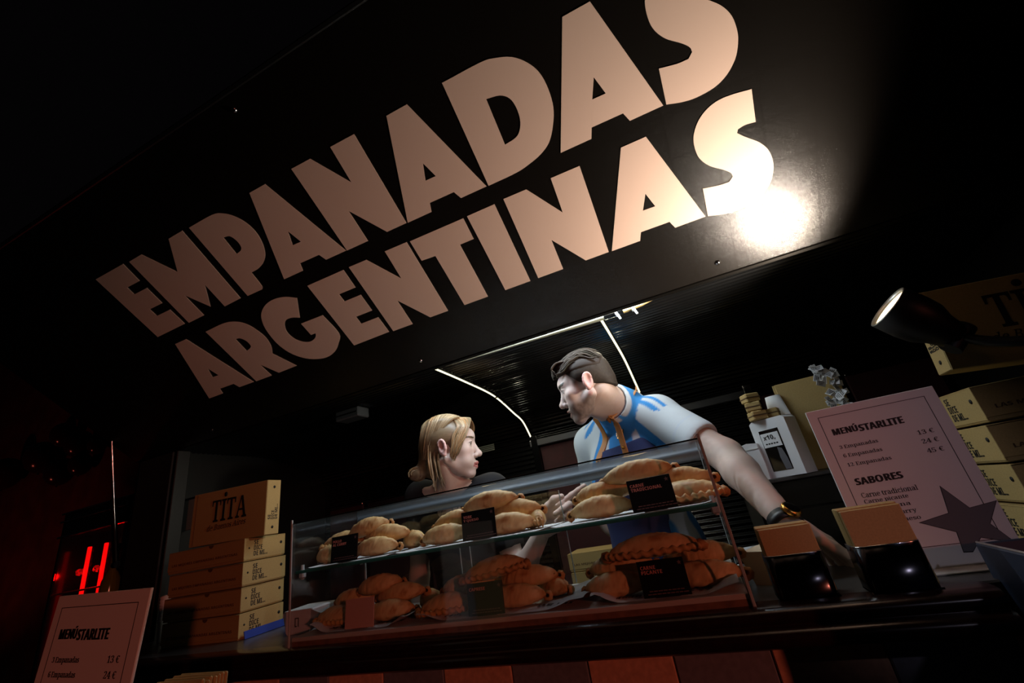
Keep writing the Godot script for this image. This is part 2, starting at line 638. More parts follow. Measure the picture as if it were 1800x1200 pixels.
# Catmull-Rom points between corners that bend gently; sharp corners stay
func rounded(p: PackedVector2Array, limit: float) -> PackedVector2Array:
	var n := p.size()
	var soft: Array[bool] = []
	for i in n:
		var a := (p[i] - p[(i + n - 1) % n]).normalized()
		var b := (p[(i + 1) % n] - p[i]).normalized()
		soft.append(absf(a.angle_to(b)) < limit + 0.25 and absf(a.angle_to(b)) > 0.02)
	var out := PackedVector2Array()
	for i in n:
		var j := (i + 1) % n
		out.append(p[i])
		if not soft[i] and not soft[j]:
			continue
		var before := p[(i + n - 1) % n] if soft[i] else p[i] * 2.0 - p[j]
		var after := p[(j + 1) % n] if soft[j] else p[j] * 2.0 - p[i]
		if not soft[i]: before = p[i] - (p[j] - p[i])
		for k in [0.25, 0.5, 0.75]:
			out.append(p[i].cubic_interpolate(p[j], before, after, k))
	return out


# joins a hole to its outline by a hairline slit, so that the whole can be triangulated
func bridged(outline: PackedVector2Array, hole: PackedVector2Array) -> PackedVector2Array:
	if Geometry2D.is_polygon_clockwise(outline) == Geometry2D.is_polygon_clockwise(hole):
		hole.reverse()
	var best := 1e9
	var bi := 0
	var bj := 0
	for i in outline.size():
		for j in hole.size():
			var d := outline[i].distance_to(hole[j])
			if d < best:
				best = d
				bi = i
				bj = j
	var out := PackedVector2Array()
	var n := outline.size()
	var m := hole.size()
	for i in n:
		out.append(outline[(bi + i) % n])
	out.append(outline[bi].lerp(outline[(bi + n - 1) % n], 1e-3))
	for j in m:
		out.append(hole[(bj + j) % m])
	out.append(hole[bj].lerp(hole[(bj + m - 1) % m], 2e-3))
	return out


# ---------------------------------------------------------------- counter
func make_counter() -> void:
	var o := thing("worktop", "dark steel worktop that carries the display case and box stacks", "counter", at(-0.5, COUNTER, -1.2))
	var st := begin()
	span(st, v3(-1.72, -0.035, -0.24), v3(1.62, 0.0, 0.17), 0.003)
	part("top", st, M.steel, o)
	st = begin()
	span(st, at(-2.22, COUNTER - 1.0, -1.41), at(1.12, COUNTER - 0.037, -1.37), 0.0)
	structure("wall_counter", st, M.black)
	o = thing("counter_ledge", "long black moulded ledge along the front edge of the counter", "ledge", at(-0.5, COUNTER, -1.03))
	st = begin()
	# moulding profile in (z, y), run along x
	var prof: Array = [v2(0.0, 0.001), v2(0.035, 0.001), v2(0.048, -0.001), v2(0.056, -0.007), v2(0.058, -0.015), v2(0.054, -0.022), v2(0.050, -0.025), v2(0.052, -0.028), v2(0.062, -0.031), v2(0.068, -0.037), v2(0.069, -0.045), v2(0.066, -0.054), v2(0.058, -0.060), v2(0.0, -0.060)]
	st.set_smooth_group(0)
	for i in prof.size() - 1:
		var a: Vector2 = prof[i]
		var b: Vector2 = prof[i + 1]
		quad(st, v3(-1.72, a.y, a.x), v3(0.878, a.y, a.x), v3(0.878, b.y, b.x), v3(-1.72, b.y, b.x), v3(0, (a.y + b.y) / 2 + 0.03, (a.x + b.x) / 2 - 0.02))
	st.set_smooth_group(-1)
	for e in [-1.72, 0.878]:
		for i in range(1, prof.size() - 1):
			tri(st, v3(e, prof[0].y, prof[0].x), v3(e, prof[i].y, prof[i].x), v3(e, prof[i + 1].y, prof[i + 1].x), v3(e, 0, 0))
	part("moulding", st, M.nose, o)


# ---------------------------------------------------------------- display case
func make_case() -> void:
	var x0 := -1.144
	var x1 := 0.026
	var zf := -1.0
	var zb := -1.305
	var o := thing("display_case", "two-tier clear display case full of empanadas on the counter", "display case", at((x0 + x1) / 2, COUNTER, (zf + zb) / 2))
	var c := (x0 + x1) / 2
	var w := (x1 - x0) / 2
	var d := (zf - zb) / 2
	var top := 0.313
	var st := begin()
	span(st, v3(-w + 0.004, 0.0, -d), v3(w - 0.004, 0.012, d - 0.005), 0.001)
	part("base_board", st, M.wood, o)
	st = begin()
	span(st, v3(-w + 0.004, 0.012, -d), v3(w - 0.004, 0.022, d - 0.005), 0.001)
	part("floor_tray", st, M.tray, o)
	st = begin()
	span(st, v3(-w, 0.0, d - 0.004), v3(w, top, d), 0.0)
	part("front_pane", st, M.glass, o)
	st = begin()
	span(st, v3(-w, top - 0.004, -d), v3(w, top, d - 0.004), 0.0)
	part("top_pane", st, M.glass, o)
	for s in [-1.0, 1.0]:
		st = begin()
		span(st, v3(s * w - 0.0025, 0.0, -d), v3(s * w + 0.0025, top + 0.003, d), 0.0)
		var p := part("side_pane", st, M.glass, o)
		st = begin()
		span(st, v3(s * w - 0.003, 0.0, d - 0.001), v3(s * w + 0.003, top + 0.012, d + 0.003), 0.001)
		part("polished_edge", st, M.acrylic_edge, p)
		st = begin()
		span(st, v3(s * w - 0.003, 0.0, -d - 0.003), v3(s * w + 0.003, top, -d + 0.001), 0.001)
		part("polished_edge", st, M.acrylic_edge, p)
		# clips that carry the shelf
		for z in [d - 0.03, -d + 0.03]:
			st = begin()
			box(st, v3(0.018, 0.022, 0.014), Transform3D(Basis(), v3(s * (w - 0.012), 0.174, z)), 0.003)
			tube(st, [v3(s * (w - 0.012), 0.16, z), v3(s * (w - 0.012), 0.198, z)], 0.005, 10)
			part("shelf_clip", st, M.acrylic_edge, o)
	st = begin()
	span(st, v3(-w + 0.012, 0.178, -d + 0.012), v3(w - 0.006, 0.185, d - 0.007), 0.0)
	var shelf := part("shelf", st, M.shelf_glass, o)
	st = begin()
	span(st, v3(-w + 0.012, 0.1775, d - 0.007), v3(w - 0.006, 0.1855, d - 0.005), 0.0008)
	part("shelf_edge", st, M.glass_edge, shelf)
	st = begin()
	span(st, v3(-w, top, d - 0.006), v3(w, top + 0.003, d + 0.001), 0.0005)
	part("top_edge", st, M.black_gloss, o)
	st = begin()
	tube(st, [v3(-w + 0.005, 0.298, -d + 0.022), v3(w - 0.004, 0.298, -d + 0.022)], 0.0165, 20, 1.0, Vector3.UP)
	part("rear_rail", st, M.tube, o)
	for k in [[-w + 0.004, -w + 0.42, -d], [-w + 0.38, 0.16, -d - 0.006]]:
		st = begin()
		span(st, v3(k[0], 0.024, k[2]), v3(k[1], 0.275, k[2] + 0.003), 0.0)
		var p := part("sliding_door", st, M.glass, o)
		for e in [k[0], k[1]]:
			st = begin()
			span(st, v3(e - 0.001, 0.024, k[2] - 0.0005), v3(e + 0.001, 0.275, k[2] + 0.0035), 0.0)
			part("polished_edge", st, M.acrylic_edge, p)
	# greaseproof sheets
	var print_text := ["SE DICE DE MI", "TITA", "EMPANADAS", "SE DICE", "DE MI", "TITA"]
	var sheets := [
		["upper", -1.09, -0.80, -0.0485, "left"], ["upper", -0.785, -0.36, -0.0485, "middle"], ["upper", -0.345, 0.012, -0.0485, "right"],
		["lower", -1.10, -0.765, -0.2115, "left"], ["lower", -0.75, -0.30, -0.2115, "middle"], ["lower", -0.29, 0.014, -0.2115, "right"]]
	for i in sheets.size():
		var q: Array = sheets[i]
		var low: bool = q[0] == "lower"
		var zb2 := -1.275
		var zf2 := -1.018 if low else -1.008
		var base := at((q[1] + q[2]) / 2, q[3], (zb2 + zf2) / 2)
		var t := thing("greaseproof_sheet", "printed white greaseproof sheet under the %s pile on the %s tier of the case" % [q[4], q[0]], "paper sheet", base, "greaseproof sheets in the display case")
		st = begin()
		st.set_smooth_group(0)
		var nx := 26
		var nz := 14
		var hw: float = (q[2] - q[1]) / 2
		var hd := (zf2 - zb2) / 2
		var grid: Array = []
		for a in nx + 1:
			for b in nz + 1:
				var u := a / float(nx) * 2 - 1
				var v := b / float(nz) * 2 - 1
				var edge := smoothstep(0.55, 1.0, absf(u)) if low else smoothstep(0.9, 1.0, absf(u)) * 0.15
				var hgt := 0.0005 + edge * (0.010 + 0.016 * (0.5 + 0.5 * grain.get_noise_2d(u * 2.2 + i * 9.0, v * 2.2))) + absf(grain.get_noise_2d(a * 0.31 + i * 5, b * 0.37)) * (0.006 if low else 0.0012) * edge
				grid.append(v3(u * hw, hgt, v * hd + edge * 0.01 * sin(u * 5 + v * 3)))
		for a in nx:
			for b in nz:
				var g0: int = a * (nz + 1) + b
				quad(st, grid[g0], grid[g0 + 1], grid[g0 + nz + 2], grid[g0 + nz + 1], Vector3.UP)
		part("sheet", st, M.greaseproof, t)
		var flat := Basis(Vector3.RIGHT, -PI / 2)
		words(t, print_text[i], 0.085, 0.018, M.ink, Transform3D(flat, v3(hw - 0.125, 0.0022 if not low else 0.003, hd - 0.03)), bold_font)
		words(t, print_text[(i + 1) % 6], 0.075, 0.015, M.ink, Transform3D(flat, v3(-hw + 0.05, 0.0022 if not low else 0.003, hd - 0.025)), bold_font)


# ---------------------------------------------------------------- smooth solids for bodies
class Field:
	var kind := PackedInt32Array()      # 0 tapered capsule, 1 ellipsoid, 2 half-space
	var op := PackedInt32Array()        # 0 join, 1 carve, 2 keep inside
	var a := PackedVector3Array()
	var b := PackedVector3Array()
	var ra := PackedFloat32Array()
	var rb := PackedFloat32Array()
	var k := PackedFloat32Array()
	var inv: Array[Transform3D] = []
	var lo := Vector3(1e9, 1e9, 1e9)
	var hi := Vector3(-1e9, -1e9, -1e9)
	var grow := 0.0

	func add(kind_: int, op_: int, a_: Vector3, b_: Vector3, ra_: float, rb_: float, k_: float, t: Transform3D) -> void:
		kind.append(kind_); op.append(op_); a.append(a_); b.append(b_); ra.append(ra_); rb.append(rb_); k.append(k_); inv.append(t)

	func cap(p: Vector3, q: Vector3, r0: float, r1: float, k_ := 0.02, op_ := 0) -> void:
		add(0, op_, p, q, r0, r1, k_, Transform3D())
		if op_ == 0:
			var m := maxf(r0, r1)
			for c in [p, q]:
				lo = lo.min(c - Vector3(m, m, m))
				hi = hi.max(c + Vector3(m, m, m))

	func ball(p: Vector3, r: float, k_ := 0.02, op_ := 0) -> void:
		cap(p, p, r, r, k_, op_)

	func chain(pts: Array, radii: Array, k_ := 0.02) -> void:
		for i in pts.size() - 1:
			cap(pts[i], pts[i + 1], radii[i], radii[i + 1], k_)

	func ell(c: Vector3, r: Vector3, basis := Basis(), k_ := 0.02, op_ := 0) -> void:
		add(1, op_, c, r, minf(r.x, minf(r.y, r.z)), 0.0, k_, Transform3D(basis, c).affine_inverse())
		if op_ == 0:
			var m := maxf(r.x, maxf(r.y, r.z))
			lo = lo.min(c - Vector3(m, m, m))
			hi = hi.max(c + Vector3(m, m, m))

	# keeps what lies behind the plane through p with normal n
	func keep(p: Vector3, n: Vector3, k_ := 0.004) -> void:
		add(2, 2, p, n.normalized(), 0.0, 0.0, k_, Transform3D())

	func one(i: int, p: Vector3) -> float:
		if kind[i] == 0:
			var pa := p - a[i]
			var ba := b[i] - a[i]
			var l := ba.length_squared()
			var h := clampf(pa.dot(ba) / l, 0.0, 1.0) if l > 1e-12 else 0.0
			return (pa - ba * h).length() - ra[i] - (rb[i] - ra[i]) * h
		if kind[i] == 1:
			var q := inv[i] * p
			var r := b[i]
			var k0 := (q / r).length()
			var k1 := (q / (r * r)).length()
			return k0 * (k0 - 1.0) / k1 if k1 > 1e-9 else -ra[i]
		return (p - a[i]).dot(b[i])

	func value(p: Vector3, list: PackedInt32Array) -> float:
		var d := 1e3
		for i in list:
			var e: float
			var kd := kind[i]
			if kd == 0:
				var pa := p - a[i]
				var ba := b[i] - a[i]
				var l := ba.length_squared()
				var h := clampf(pa.dot(ba) / l, 0.0, 1.0) if l > 1e-12 else 0.0
				e = (pa - ba * h).length() - ra[i] - (rb[i] - ra[i]) * h
			elif kd == 1:
				var q := (inv[i] * p) / b[i]
				var k0 := q.length()
				var k1 := (q / b[i]).length()
				e = k0 * (k0 - 1.0) / k1 if k1 > 1e-9 else -ra[i]
			else:
				e = (p - a[i]).dot(b[i])
			var kk := k[i]
			if op[i] == 0:
				if e - d < kk:
					var h := kk - absf(d - e)
					d = minf(d, e)
					if h > 0.0: d -= h * h / (4.0 * kk)
			else:
				if op[i] == 1: e = -e
				if d - e < kk:
					var h := kk - absf(d - e)
					d = maxf(d, e)
					if h > 0.0: d += h * h / (4.0 * kk)
		return d - grow

	func all() -> PackedInt32Array:
		return PackedInt32Array(range(kind.size()))


# meshes the field: one vertex in each cell that the surface crosses, one quad round each crossed edge
func skin(f: Field, cell: float, lo := Vector3.ZERO, hi := Vector3.ZERO) -> Array:
	if lo == hi:
		lo = f.lo
		hi = f.hi
	var pad := f.grow + cell * 2.0
	lo -= Vector3(pad, pad, pad)
	hi += Vector3(pad, pad, pad)
	const B := 5
	var n := Vector3i(((hi - lo) / cell).ceil()) + Vector3i.ONE
	var nb := Vector3i(ceili(n.x / float(B)), ceili(n.y / float(B)), ceili(n.z / float(B)))
	var every := f.all()
	var half := cell * B * 0.5
	var diag := half * 1.7321
	var verts := PackedVector3Array()
	var index := {}
	var faces: Array[PackedInt32Array] = []
	var sx := 1
	var sy := n.x + B + 2
	var sz := sy * (n.y + B + 2)
	var w := B + 1
	var val := PackedFloat32Array()
	val.resize(w * w * w)
	var step := [1, w, w * w]
	var gstep := [sx, sy, sz]
	for bz in nb.z:
		for by in nb.y:
			for bx in nb.x:
				var o := lo + Vector3(bx, by, bz) * (B * cell)
				var mid := o + Vector3(half, half, half)
				var d := f.value(mid, every)
				if absf(d) > diag * 1.2 + 0.002:
					continue
				var list := PackedInt32Array()
				for i in every:
					var e := f.one(i, mid)
					if f.op[i] == 0:
						if e < maxf(d + f.grow, 0.0) + diag * 2.1 + f.k[i]: list.append(i)
					elif f.op[i] == 1:
						if e < diag * 1.15 + f.k[i] + f.grow: list.append(i)
					elif e > -diag * 1.15 - f.k[i] - f.grow:
						list.append(i)
				var at_ := 0
				for z in w:
					for y in w:
						for x in w:
							val[at_] = f.value(o + Vector3(x, y, z) * cell, list)
							at_ += 1
				var g0 := (bx * B) * sx + (by * B) * sy + (bz * B) * sz
				for z in B:
					for y in B:
						for x in B:
							var c := x + y * w + z * w * w
							var v0 := val[c]
							var inside := v0 < 0.0
							var g := g0 + x + y * sy + z * sz
							# crossed edges that start at this corner
							for axis in 3:
								if (val[c + step[axis]] < 0.0) != inside:
									faces.append(PackedInt32Array([g, axis, 1 if inside else 0]))
							var c1 := val[c + 1] < 0.0
							var c2 := val[c + w] < 0.0
							var c3 := val[c + w + 1] < 0.0
							var c4 := val[c + w * w] < 0.0
							var c5 := val[c + w * w + 1] < 0.0
							var c6 := val[c + w * w + w] < 0.0
							var c7 := val[c + w * w + w + 1] < 0.0
							if inside == c1 and inside == c2 and inside == c3 and inside == c4 and inside == c5 and inside == c6 and inside == c7:
								continue
							var sum := Vector3.ZERO
							var cnt := 0
							for ed in EDGES:
								var p: int = c + ed[0] + ed[1] * w + ed[2] * w * w
								var va := val[p]
								var vb := val[p + step[ed[3]]]
								if (va < 0.0) != (vb < 0.0):
									var t := va / (va - vb)
									var q := Vector3(ed[0], ed[1], ed[2])
									q[ed[3]] += t
									sum += q
									cnt += 1
							index[g] = verts.size()
							verts.append(o + (Vector3(x, y, z) + sum / cnt) * cell)
	var tris := PackedInt32Array()
	for e in faces:
		var ax := e[1]
		var u: int = gstep[(ax + 1) % 3]
		var v: int = gstep[(ax + 2) % 3]
		var g := e[0]
		var i0: int = index.get(g - u - v, -1)
		var i1: int = index.get(g - v, -1)
		var i2: int = index.get(g, -1)
		var i3: int = index.get(g - u, -1)
		if i0 < 0 or i1 < 0 or i2 < 0 or i3 < 0:
			continue
		if e[2] == 1:
			tris.append_array([i0, i2, i1, i0, i3, i2])
		else:
			tris.append_array([i0, i1, i2, i0, i2, i3])
	return [verts, tris]


const EDGES := [[0, 0, 0, 0], [0, 1, 0, 0], [0, 0, 1, 0], [0, 1, 1, 0], [0, 0, 0, 1], [1, 0, 0, 1], [0, 0, 1, 1], [1, 0, 1, 1], [0, 0, 0, 2], [1, 0, 0, 2], [0, 1, 0, 2], [1, 1, 0, 2]]


# puts a meshed solid into a SurfaceTool; colours[i] belongs to vertex i
func pour(st: SurfaceTool, solid: Array, colours: PackedColorArray, xf := Transform3D()) -> void:
	st.set_smooth_group(0)
	var v: PackedVector3Array = solid[0]
	var t: PackedInt32Array = solid[1]
	for i in t:
		st.set_color(colours[i])
		st.add_vertex(xf * v[i])


func flat_colour(n: int, c: Color) -> PackedColorArray:
	var p := PackedColorArray()
	p.resize(n)
	p.fill(c)
	return p


# ---------------------------------------------------------------- people
# head axes: x to the person's left, y up, z forward; the origin lies between the ear holes
func head_field(male: bool) -> Field:
	var f := Field.new()
	f.ell(v3(0, 0.045, -0.012), v3(0.074, 0.080, 0.094))
	f.ell(v3(0, 0.012, 0.045), v3(0.060, 0.062, 0.050), Basis(), 0.02)
	f.ell(v3(0, -0.035, 0.035), v3(0.055, 0.066, 0.056), Basis(), 0.025)
	var jaw := 0.020 if male else 0.016
	for s in [-1.0, 1.0]:
		f.cap(v3(s * 0.054, -0.040, 0.0), v3(s * 0.016, -0.094, 0.072), jaw, jaw * 0.9, 0.025)
		f.ball(v3(s * 0.043, -0.010, 0.066), 0.020, 0.02)           # cheekbone
		f.ball(v3(s * 0.034, -0.050, 0.068), 0.022, 0.025)          # cheek
	f.ball(v3(0, -0.094, 0.080), 0.017 if male else 0.014, 0.02)
	f.ell(v3(0, -0.062, 0.082), v3(0.030, 0.024, 0.018), Basis(), 0.015)
	f.cap(v3(-0.036, 0.034, 0.079), v3(0.036, 0.034, 0.079), 0.011 if male else 0.008, 0.011 if male else 0.008, 0.016)
	f.ball(v3(0, 0.048, 0.078), 0.020, 0.03)
	# eye sockets
	for s in [-1.0, 1.0]:
		f.ball(v3(s * 0.032, 0.013, 0.105), 0.017, 0.014, 1)
	# nose
	f.cap(v3(0, 0.022, 0.090), v3(0, -0.022, 0.112), 0.0075, 0.0105, 0.010)
	f.ball(v3(0, -0.026, 0.115), 0.0125 if male else 0.0115, 0.008)
	for s in [-1.0, 1.0]:
		f.ball(v3(s * 0.0125, -0.031, 0.103), 0.0085, 0.006)
		f.ball(v3(s * 0.007, -0.040, 0.109), 0.0042, 0.004, 1)
	# lids
	for s in [-1.0, 1.0]:
		f.ball(v3(s * 0.032, 0.013, 0.077), 0.0135, 0.006)
		f.cap(v3(s * 0.018, 0.016, 0.086), v3(s * 0.032, 0.0215, 0.0905), 0.0032, 0.0036, 0.004)
		f.cap(v3(s * 0.032, 0.0215, 0.0905), v3(s * 0.046, 0.015, 0.081), 0.0036, 0.003, 0.004)
		f.cap(v3(s * 0.019, 0.009, 0.086), v3(s * 0.045, 0.008, 0.082), 0.003, 0.003, 0.005)
	# mouth
	if male:        # open in a smile
		f.cap(v3(-0.024, -0.060, 0.090), v3(0.0, -0.056, 0.103), 0.005, 0.0055, 0.006)
		f.cap(v3(0.024, -0.060, 0.090), v3(0.0, -0.056, 0.103), 0.005, 0.0055, 0.006)
		f.cap(v3(-0.023, -0.066, 0.088), v3(0.0, -0.077, 0.098), 0.005, 0.0065, 0.006)
		f.cap(v3(0.023, -0.066, 0.088), v3(0.0, -0.077, 0.098), 0.005, 0.0065, 0.006)
		f.cap(v3(-0.020, -0.064, 0.102), v3(0.020, -0.064, 0.102), 0.004, 0.004, 0.003, 1)
		f.cap(v3(0, -0.066, 0.108), v3(0, -0.066, 0.092), 0.006, 0.005, 0.004, 1)
	else:
		f.cap(v3(-0.023, -0.062, 0.088), v3(0.0, -0.058, 0.103), 0.004, 0.006, 0.006)
		f.cap(v3(0.023, -0.062, 0.088), v3(0.0, -0.058, 0.103), 0.004, 0.006, 0.006)
		f.cap(v3(-0.021, -0.068, 0.087), v3(0.0, -0.073, 0.099), 0.004, 0.0065, 0.006)
		f.cap(v3(0.021, -0.068, 0.087), v3(0.0, -0.073, 0.099), 0.004, 0.0065, 0.006)
		f.cap(v3(-0.019, -0.065, 0.100), v3(0.019, -0.065, 0.100), 0.0022, 0.0022, 0.003, 1)
	# ears
	for s in [-1.0, 1.0]:
		var e := Basis(Vector3.UP, s * 0.42) * Basis(Vector3.RIGHT, -0.2)
		var c := v3(s * 0.078, 0.002, -0.012)
		f.ell(c, v3(0.008, 0.030, 0.018), e, 0.006)
		f.ell(c + e * v3(s * 0.007, 0.004, 0.002), v3(0.006, 0.018, 0.010), e, 0.003, 1)
		var arc: Array = []
		for k in 9:
			var t := -0.9 + 3.6 * k / 8.0
			arc.append(c + e * v3(s * 0.004, 0.003 + 0.027 * sin(t), 0.002 - 0.016 * cos(t) * -1.0 * (1.0 if t < 1.57 else 1.0)))
		for k in 8:
			f.cap(arc[k], arc[k + 1], 0.0042, 0.0042, 0.004)
		f.ball(c + e * v3(s * 0.002, -0.027, 0.006), 0.0075, 0.006)
		f.ball(c + e * v3(s * 0.003, -0.004, 0.016), 0.005, 0.004)
	return f


func head_colour(p: Vector3, male: bool) -> Color:
	var skin_c := Color(0.50, 0.385, 0.345) if male else Color(0.60, 0.47, 0.42)
	var n := grain.get_noise_3d(p.x * 60, p.y * 60, p.z * 60)
	var c := skin_c * (1.0 + 0.05 * n)
	# redder ears, nose and cheeks
	if absf(p.x) > 0.072: c = c.lerp(Color(0.58, 0.26, 0.26), 0.5)
	c = c.lerp(Color(0.60, 0.30, 0.26), 0.30 * clampf(1.0 - p.distance_to(v3(signf(p.x) * 0.045, -0.02, 0.075)) / 0.03, 0, 1))
	# lips
	var ly := p.y + (0.0655 - 0.05 * absf(p.x) * 0.0)
	if p.z > 0.078 and absf(p.x) < 0.026 and absf(ly) < 0.013 - 0.25 * absf(p.x) and p.z > 0.088 - absf(p.x) * 0.1:
		c = Color(0.42, 0.15, 0.14) if not male else Color(0.45, 0.19, 0.16)
		if male and absf(ly - 0.0015) < 0.0045 and absf(p.x) < 0.018:
			c = Color(0.72, 0.68, 0.60)        # teeth
	# brows
	var bx := absf(p.x)
	var by := 0.036 + 0.10 * (bx - 0.02) - 2.4 * (bx - 0.02) * (bx - 0.02)
	if p.z > 0.05 and bx > 0.012 and bx < 0.05 and absf(p.y - by) < (0.0055 if male else 0.0035):
		c = Color(0.03, 0.02, 0.015) if male else Color(0.10, 0.06, 0.035)
	# lash lines
	if p.z > 0.07 and bx > 0.017 and bx < 0.047 and absf(p.y - (0.0185 - 14.0 * (bx - 0.032) * (bx - 0.032))) < 0.0024:
		c = c.lerp(Color(0.05, 0.03, 0.025), 0.75)
	if male:
		# short beard: hairs on jaw, chin and upper lip
		var beard := 0.0
		if p.z > -0.015:
			beard = smoothstep(-0.030, -0.055, p.y + 0.10 * clampf(0.03 - p.z, 0, 0.05) - 0.2 * clampf(p.z - 0.06, 0, 0.05))
			if p.y > -0.058 and p.z > 0.085 and absf(p.x) < 0.03: beard = 0.55 * smoothstep(-0.038, -0.046, p.y)
		if p.y < -0.105: beard *= 0.4
		c = c.lerp(Color(0.075, 0.05, 0.035), clampf(beard, 0, 1) * (0.62 + 0.25 * n))
		# clipped hair on the sides and the back
		var side := smoothstep(-0.004, 0.026, p.y + 0.35 * clampf(-0.02 - p.z, 0, 0.1)) * smoothstep(0.050, 0.036, p.z - 0.25 * clampf(p.y - 0.03, 0, 0.1))
		if absf(p.x) > 0.078: side = 0.0
		c = c.lerp(Color(0.035, 0.026, 0.020), clampf(side, 0, 1) * 0.92)
	return c


func add_eyes(st: SurfaceTool, xf: Transform3D, look: Vector3, iris: Color) -> void:
	for s in [-1.0, 1.0]:
		var c := v3(s * 0.032, 0.0135, 0.0785)
		var b := Basis.looking_at(-look.normalized()) * Basis(Vector3.RIGHT, PI / 2)
		st.set_smooth_group(0)
		var rings := 9
		for i in rings:
			for k in 14:
				var q: Array[Vector3] = []
				for e in [[i, k], [i, k + 1], [i + 1, k + 1], [i + 1, k]]:
					var t: float = 1.5 * e[0] / rings
					var ph: float = TAU * e[1] / 14
					q.append(v3(sin(t) * cos(ph), cos(t), sin(t) * sin(ph)))
				var col := Color(0.012, 0.010, 0.010) if i < 2 else iris if i < 4 else Color(0.62, 0.58, 0.55)
				for tr in [[0, 1, 2], [0, 2, 3]]:
					var a: Vector3 = q[tr[0]]
					var bb: Vector3 = q[tr[1]]
					var cc: Vector3 = q[tr[2]]
					if (a - cc).cross(a - bb).dot(a) < 0.0:
						var sw := bb
						bb = cc
						cc = sw
					for v in [a, bb, cc]:
						st.set_color(col)
						st.add_vertex(xf * (c + b * (v * 0.0132)))


func lock(st: SurfaceTool, ctrl: Array, w: float, c: Color, flat := 0.35, up := Vector3.UP, taper := 0.35) -> void:
	var pts := spline(ctrl, 5)
	var r: Array = []
	for i in pts.size():
		var t := i / float(pts.size() - 1)
		r.append(w * (taper + (1.0 - taper) * sin(PI * clampf(0.12 + t * 0.85, 0, 1))))
	st.set_color(c)
	tube(st, pts, r, 6, flat, up)


func frame_basis(forward: Vector3, up := Vector3.UP, roll := 0.0) -> Basis:
	var z := forward.normalized()
	var x := up.cross(z).normalized()
	return Basis(x, z.cross(x), z) * Basis(Vector3.BACK, roll)


# a hand: palm frame with x across (towards the thumb if m is 1, away from it on a left hand, m = -1), y out of the back of the hand, z along the fingers
func hand_field(curl: Array, thumb: Array, m := 1.0) -> Field:
	var f := Field.new()
	for i in 4:
		var x := (0.026 - 0.0175 * i) * m
		f.cap(v3(x * 0.55, 0, 0.0), v3(x, 0.001, 0.088 - 0.004 * absf(i - 1)), 0.014, 0.0105, 0.016)
		var p := v3(x, 0.001, 0.088 - 0.004 * absf(i - 1))
		var ang := 0.0
		var lens: Array = [[0.040, 0.026, 0.022], [0.044, 0.028, 0.023], [0.041, 0.026, 0.022], [0.033, 0.020, 0.019]][i]
		for j in 3:
			ang += curl[i][j]
			var q: Vector3 = p + v3(0.10 * (x) * (1.0 if curl[i][0] < 0.4 else 0.0), -sin(ang), cos(ang)) * lens[j]
			f.cap(p, q, 0.0098 - 0.0009 * j - (0.001 if i == 3 else 0.0), 0.0092 - 0.0009 * j - (0.001 if i == 3 else 0.0), 0.005)
			p = q
	for j in thumb.size() - 1:
		f.cap(thumb[j] * v3(m, 1, 1), thumb[j + 1] * v3(m, 1, 1), [0.016, 0.0118, 0.010][j], [0.0118, 0.0102, 0.0085][j], 0.009)
	f.ball(v3(0.014 * m, -0.008, 0.04), 0.016, 0.02)
	f.ball(v3(-0.018 * m, -0.006, 0.045), 0.013, 0.02)
	return f


func skin_solid(st: SurfaceTool, f: Field, cell: float, c: Color, xf := Transform3D()) -> void:
	var s := skin(f, cell)
	var v: PackedVector3Array = s[0]
	var cols := PackedColorArray()
	for p in v:
		cols.append(c * (1.0 + 0.05 * grain.get_noise_3d(p.x * 40, p.y * 40, p.z * 40)))
	pour(st, s, cols, xf)


func head_solid(st: SurfaceTool, male: bool, xf: Transform3D) -> void:
	var s := skin(head_field(male), 0.0028)
	var cols := PackedColorArray()
	for p in s[0]:
		cols.append(head_colour(p, male))
	pour(st, s, cols, xf)


# moves a point onto the surface of a field, out by «off»
func settle(f: Field, p: Vector3, off: float) -> Vector3:
	var list := f.all()
	for i in 8:
		var d := f.value(p, list) - off
		var e := 0.003
		var g := Vector3(f.value(p + v3(e, 0, 0), list), f.value(p + v3(0, e, 0), list), f.value(p + v3(0, 0, e), list)) - Vector3.ONE * (d + off)
		if g.length() < 1e-6:
			break
		p -= g.normalized() * d
	return p


func band(x: float, lo: float, hi: float) -> float:
	return smoothstep(lo - 0.002, lo + 0.002, x) * smoothstep(hi + 0.002, hi - 0.002, x)


func make_people() -> void:
	make_man()
	make_woman()


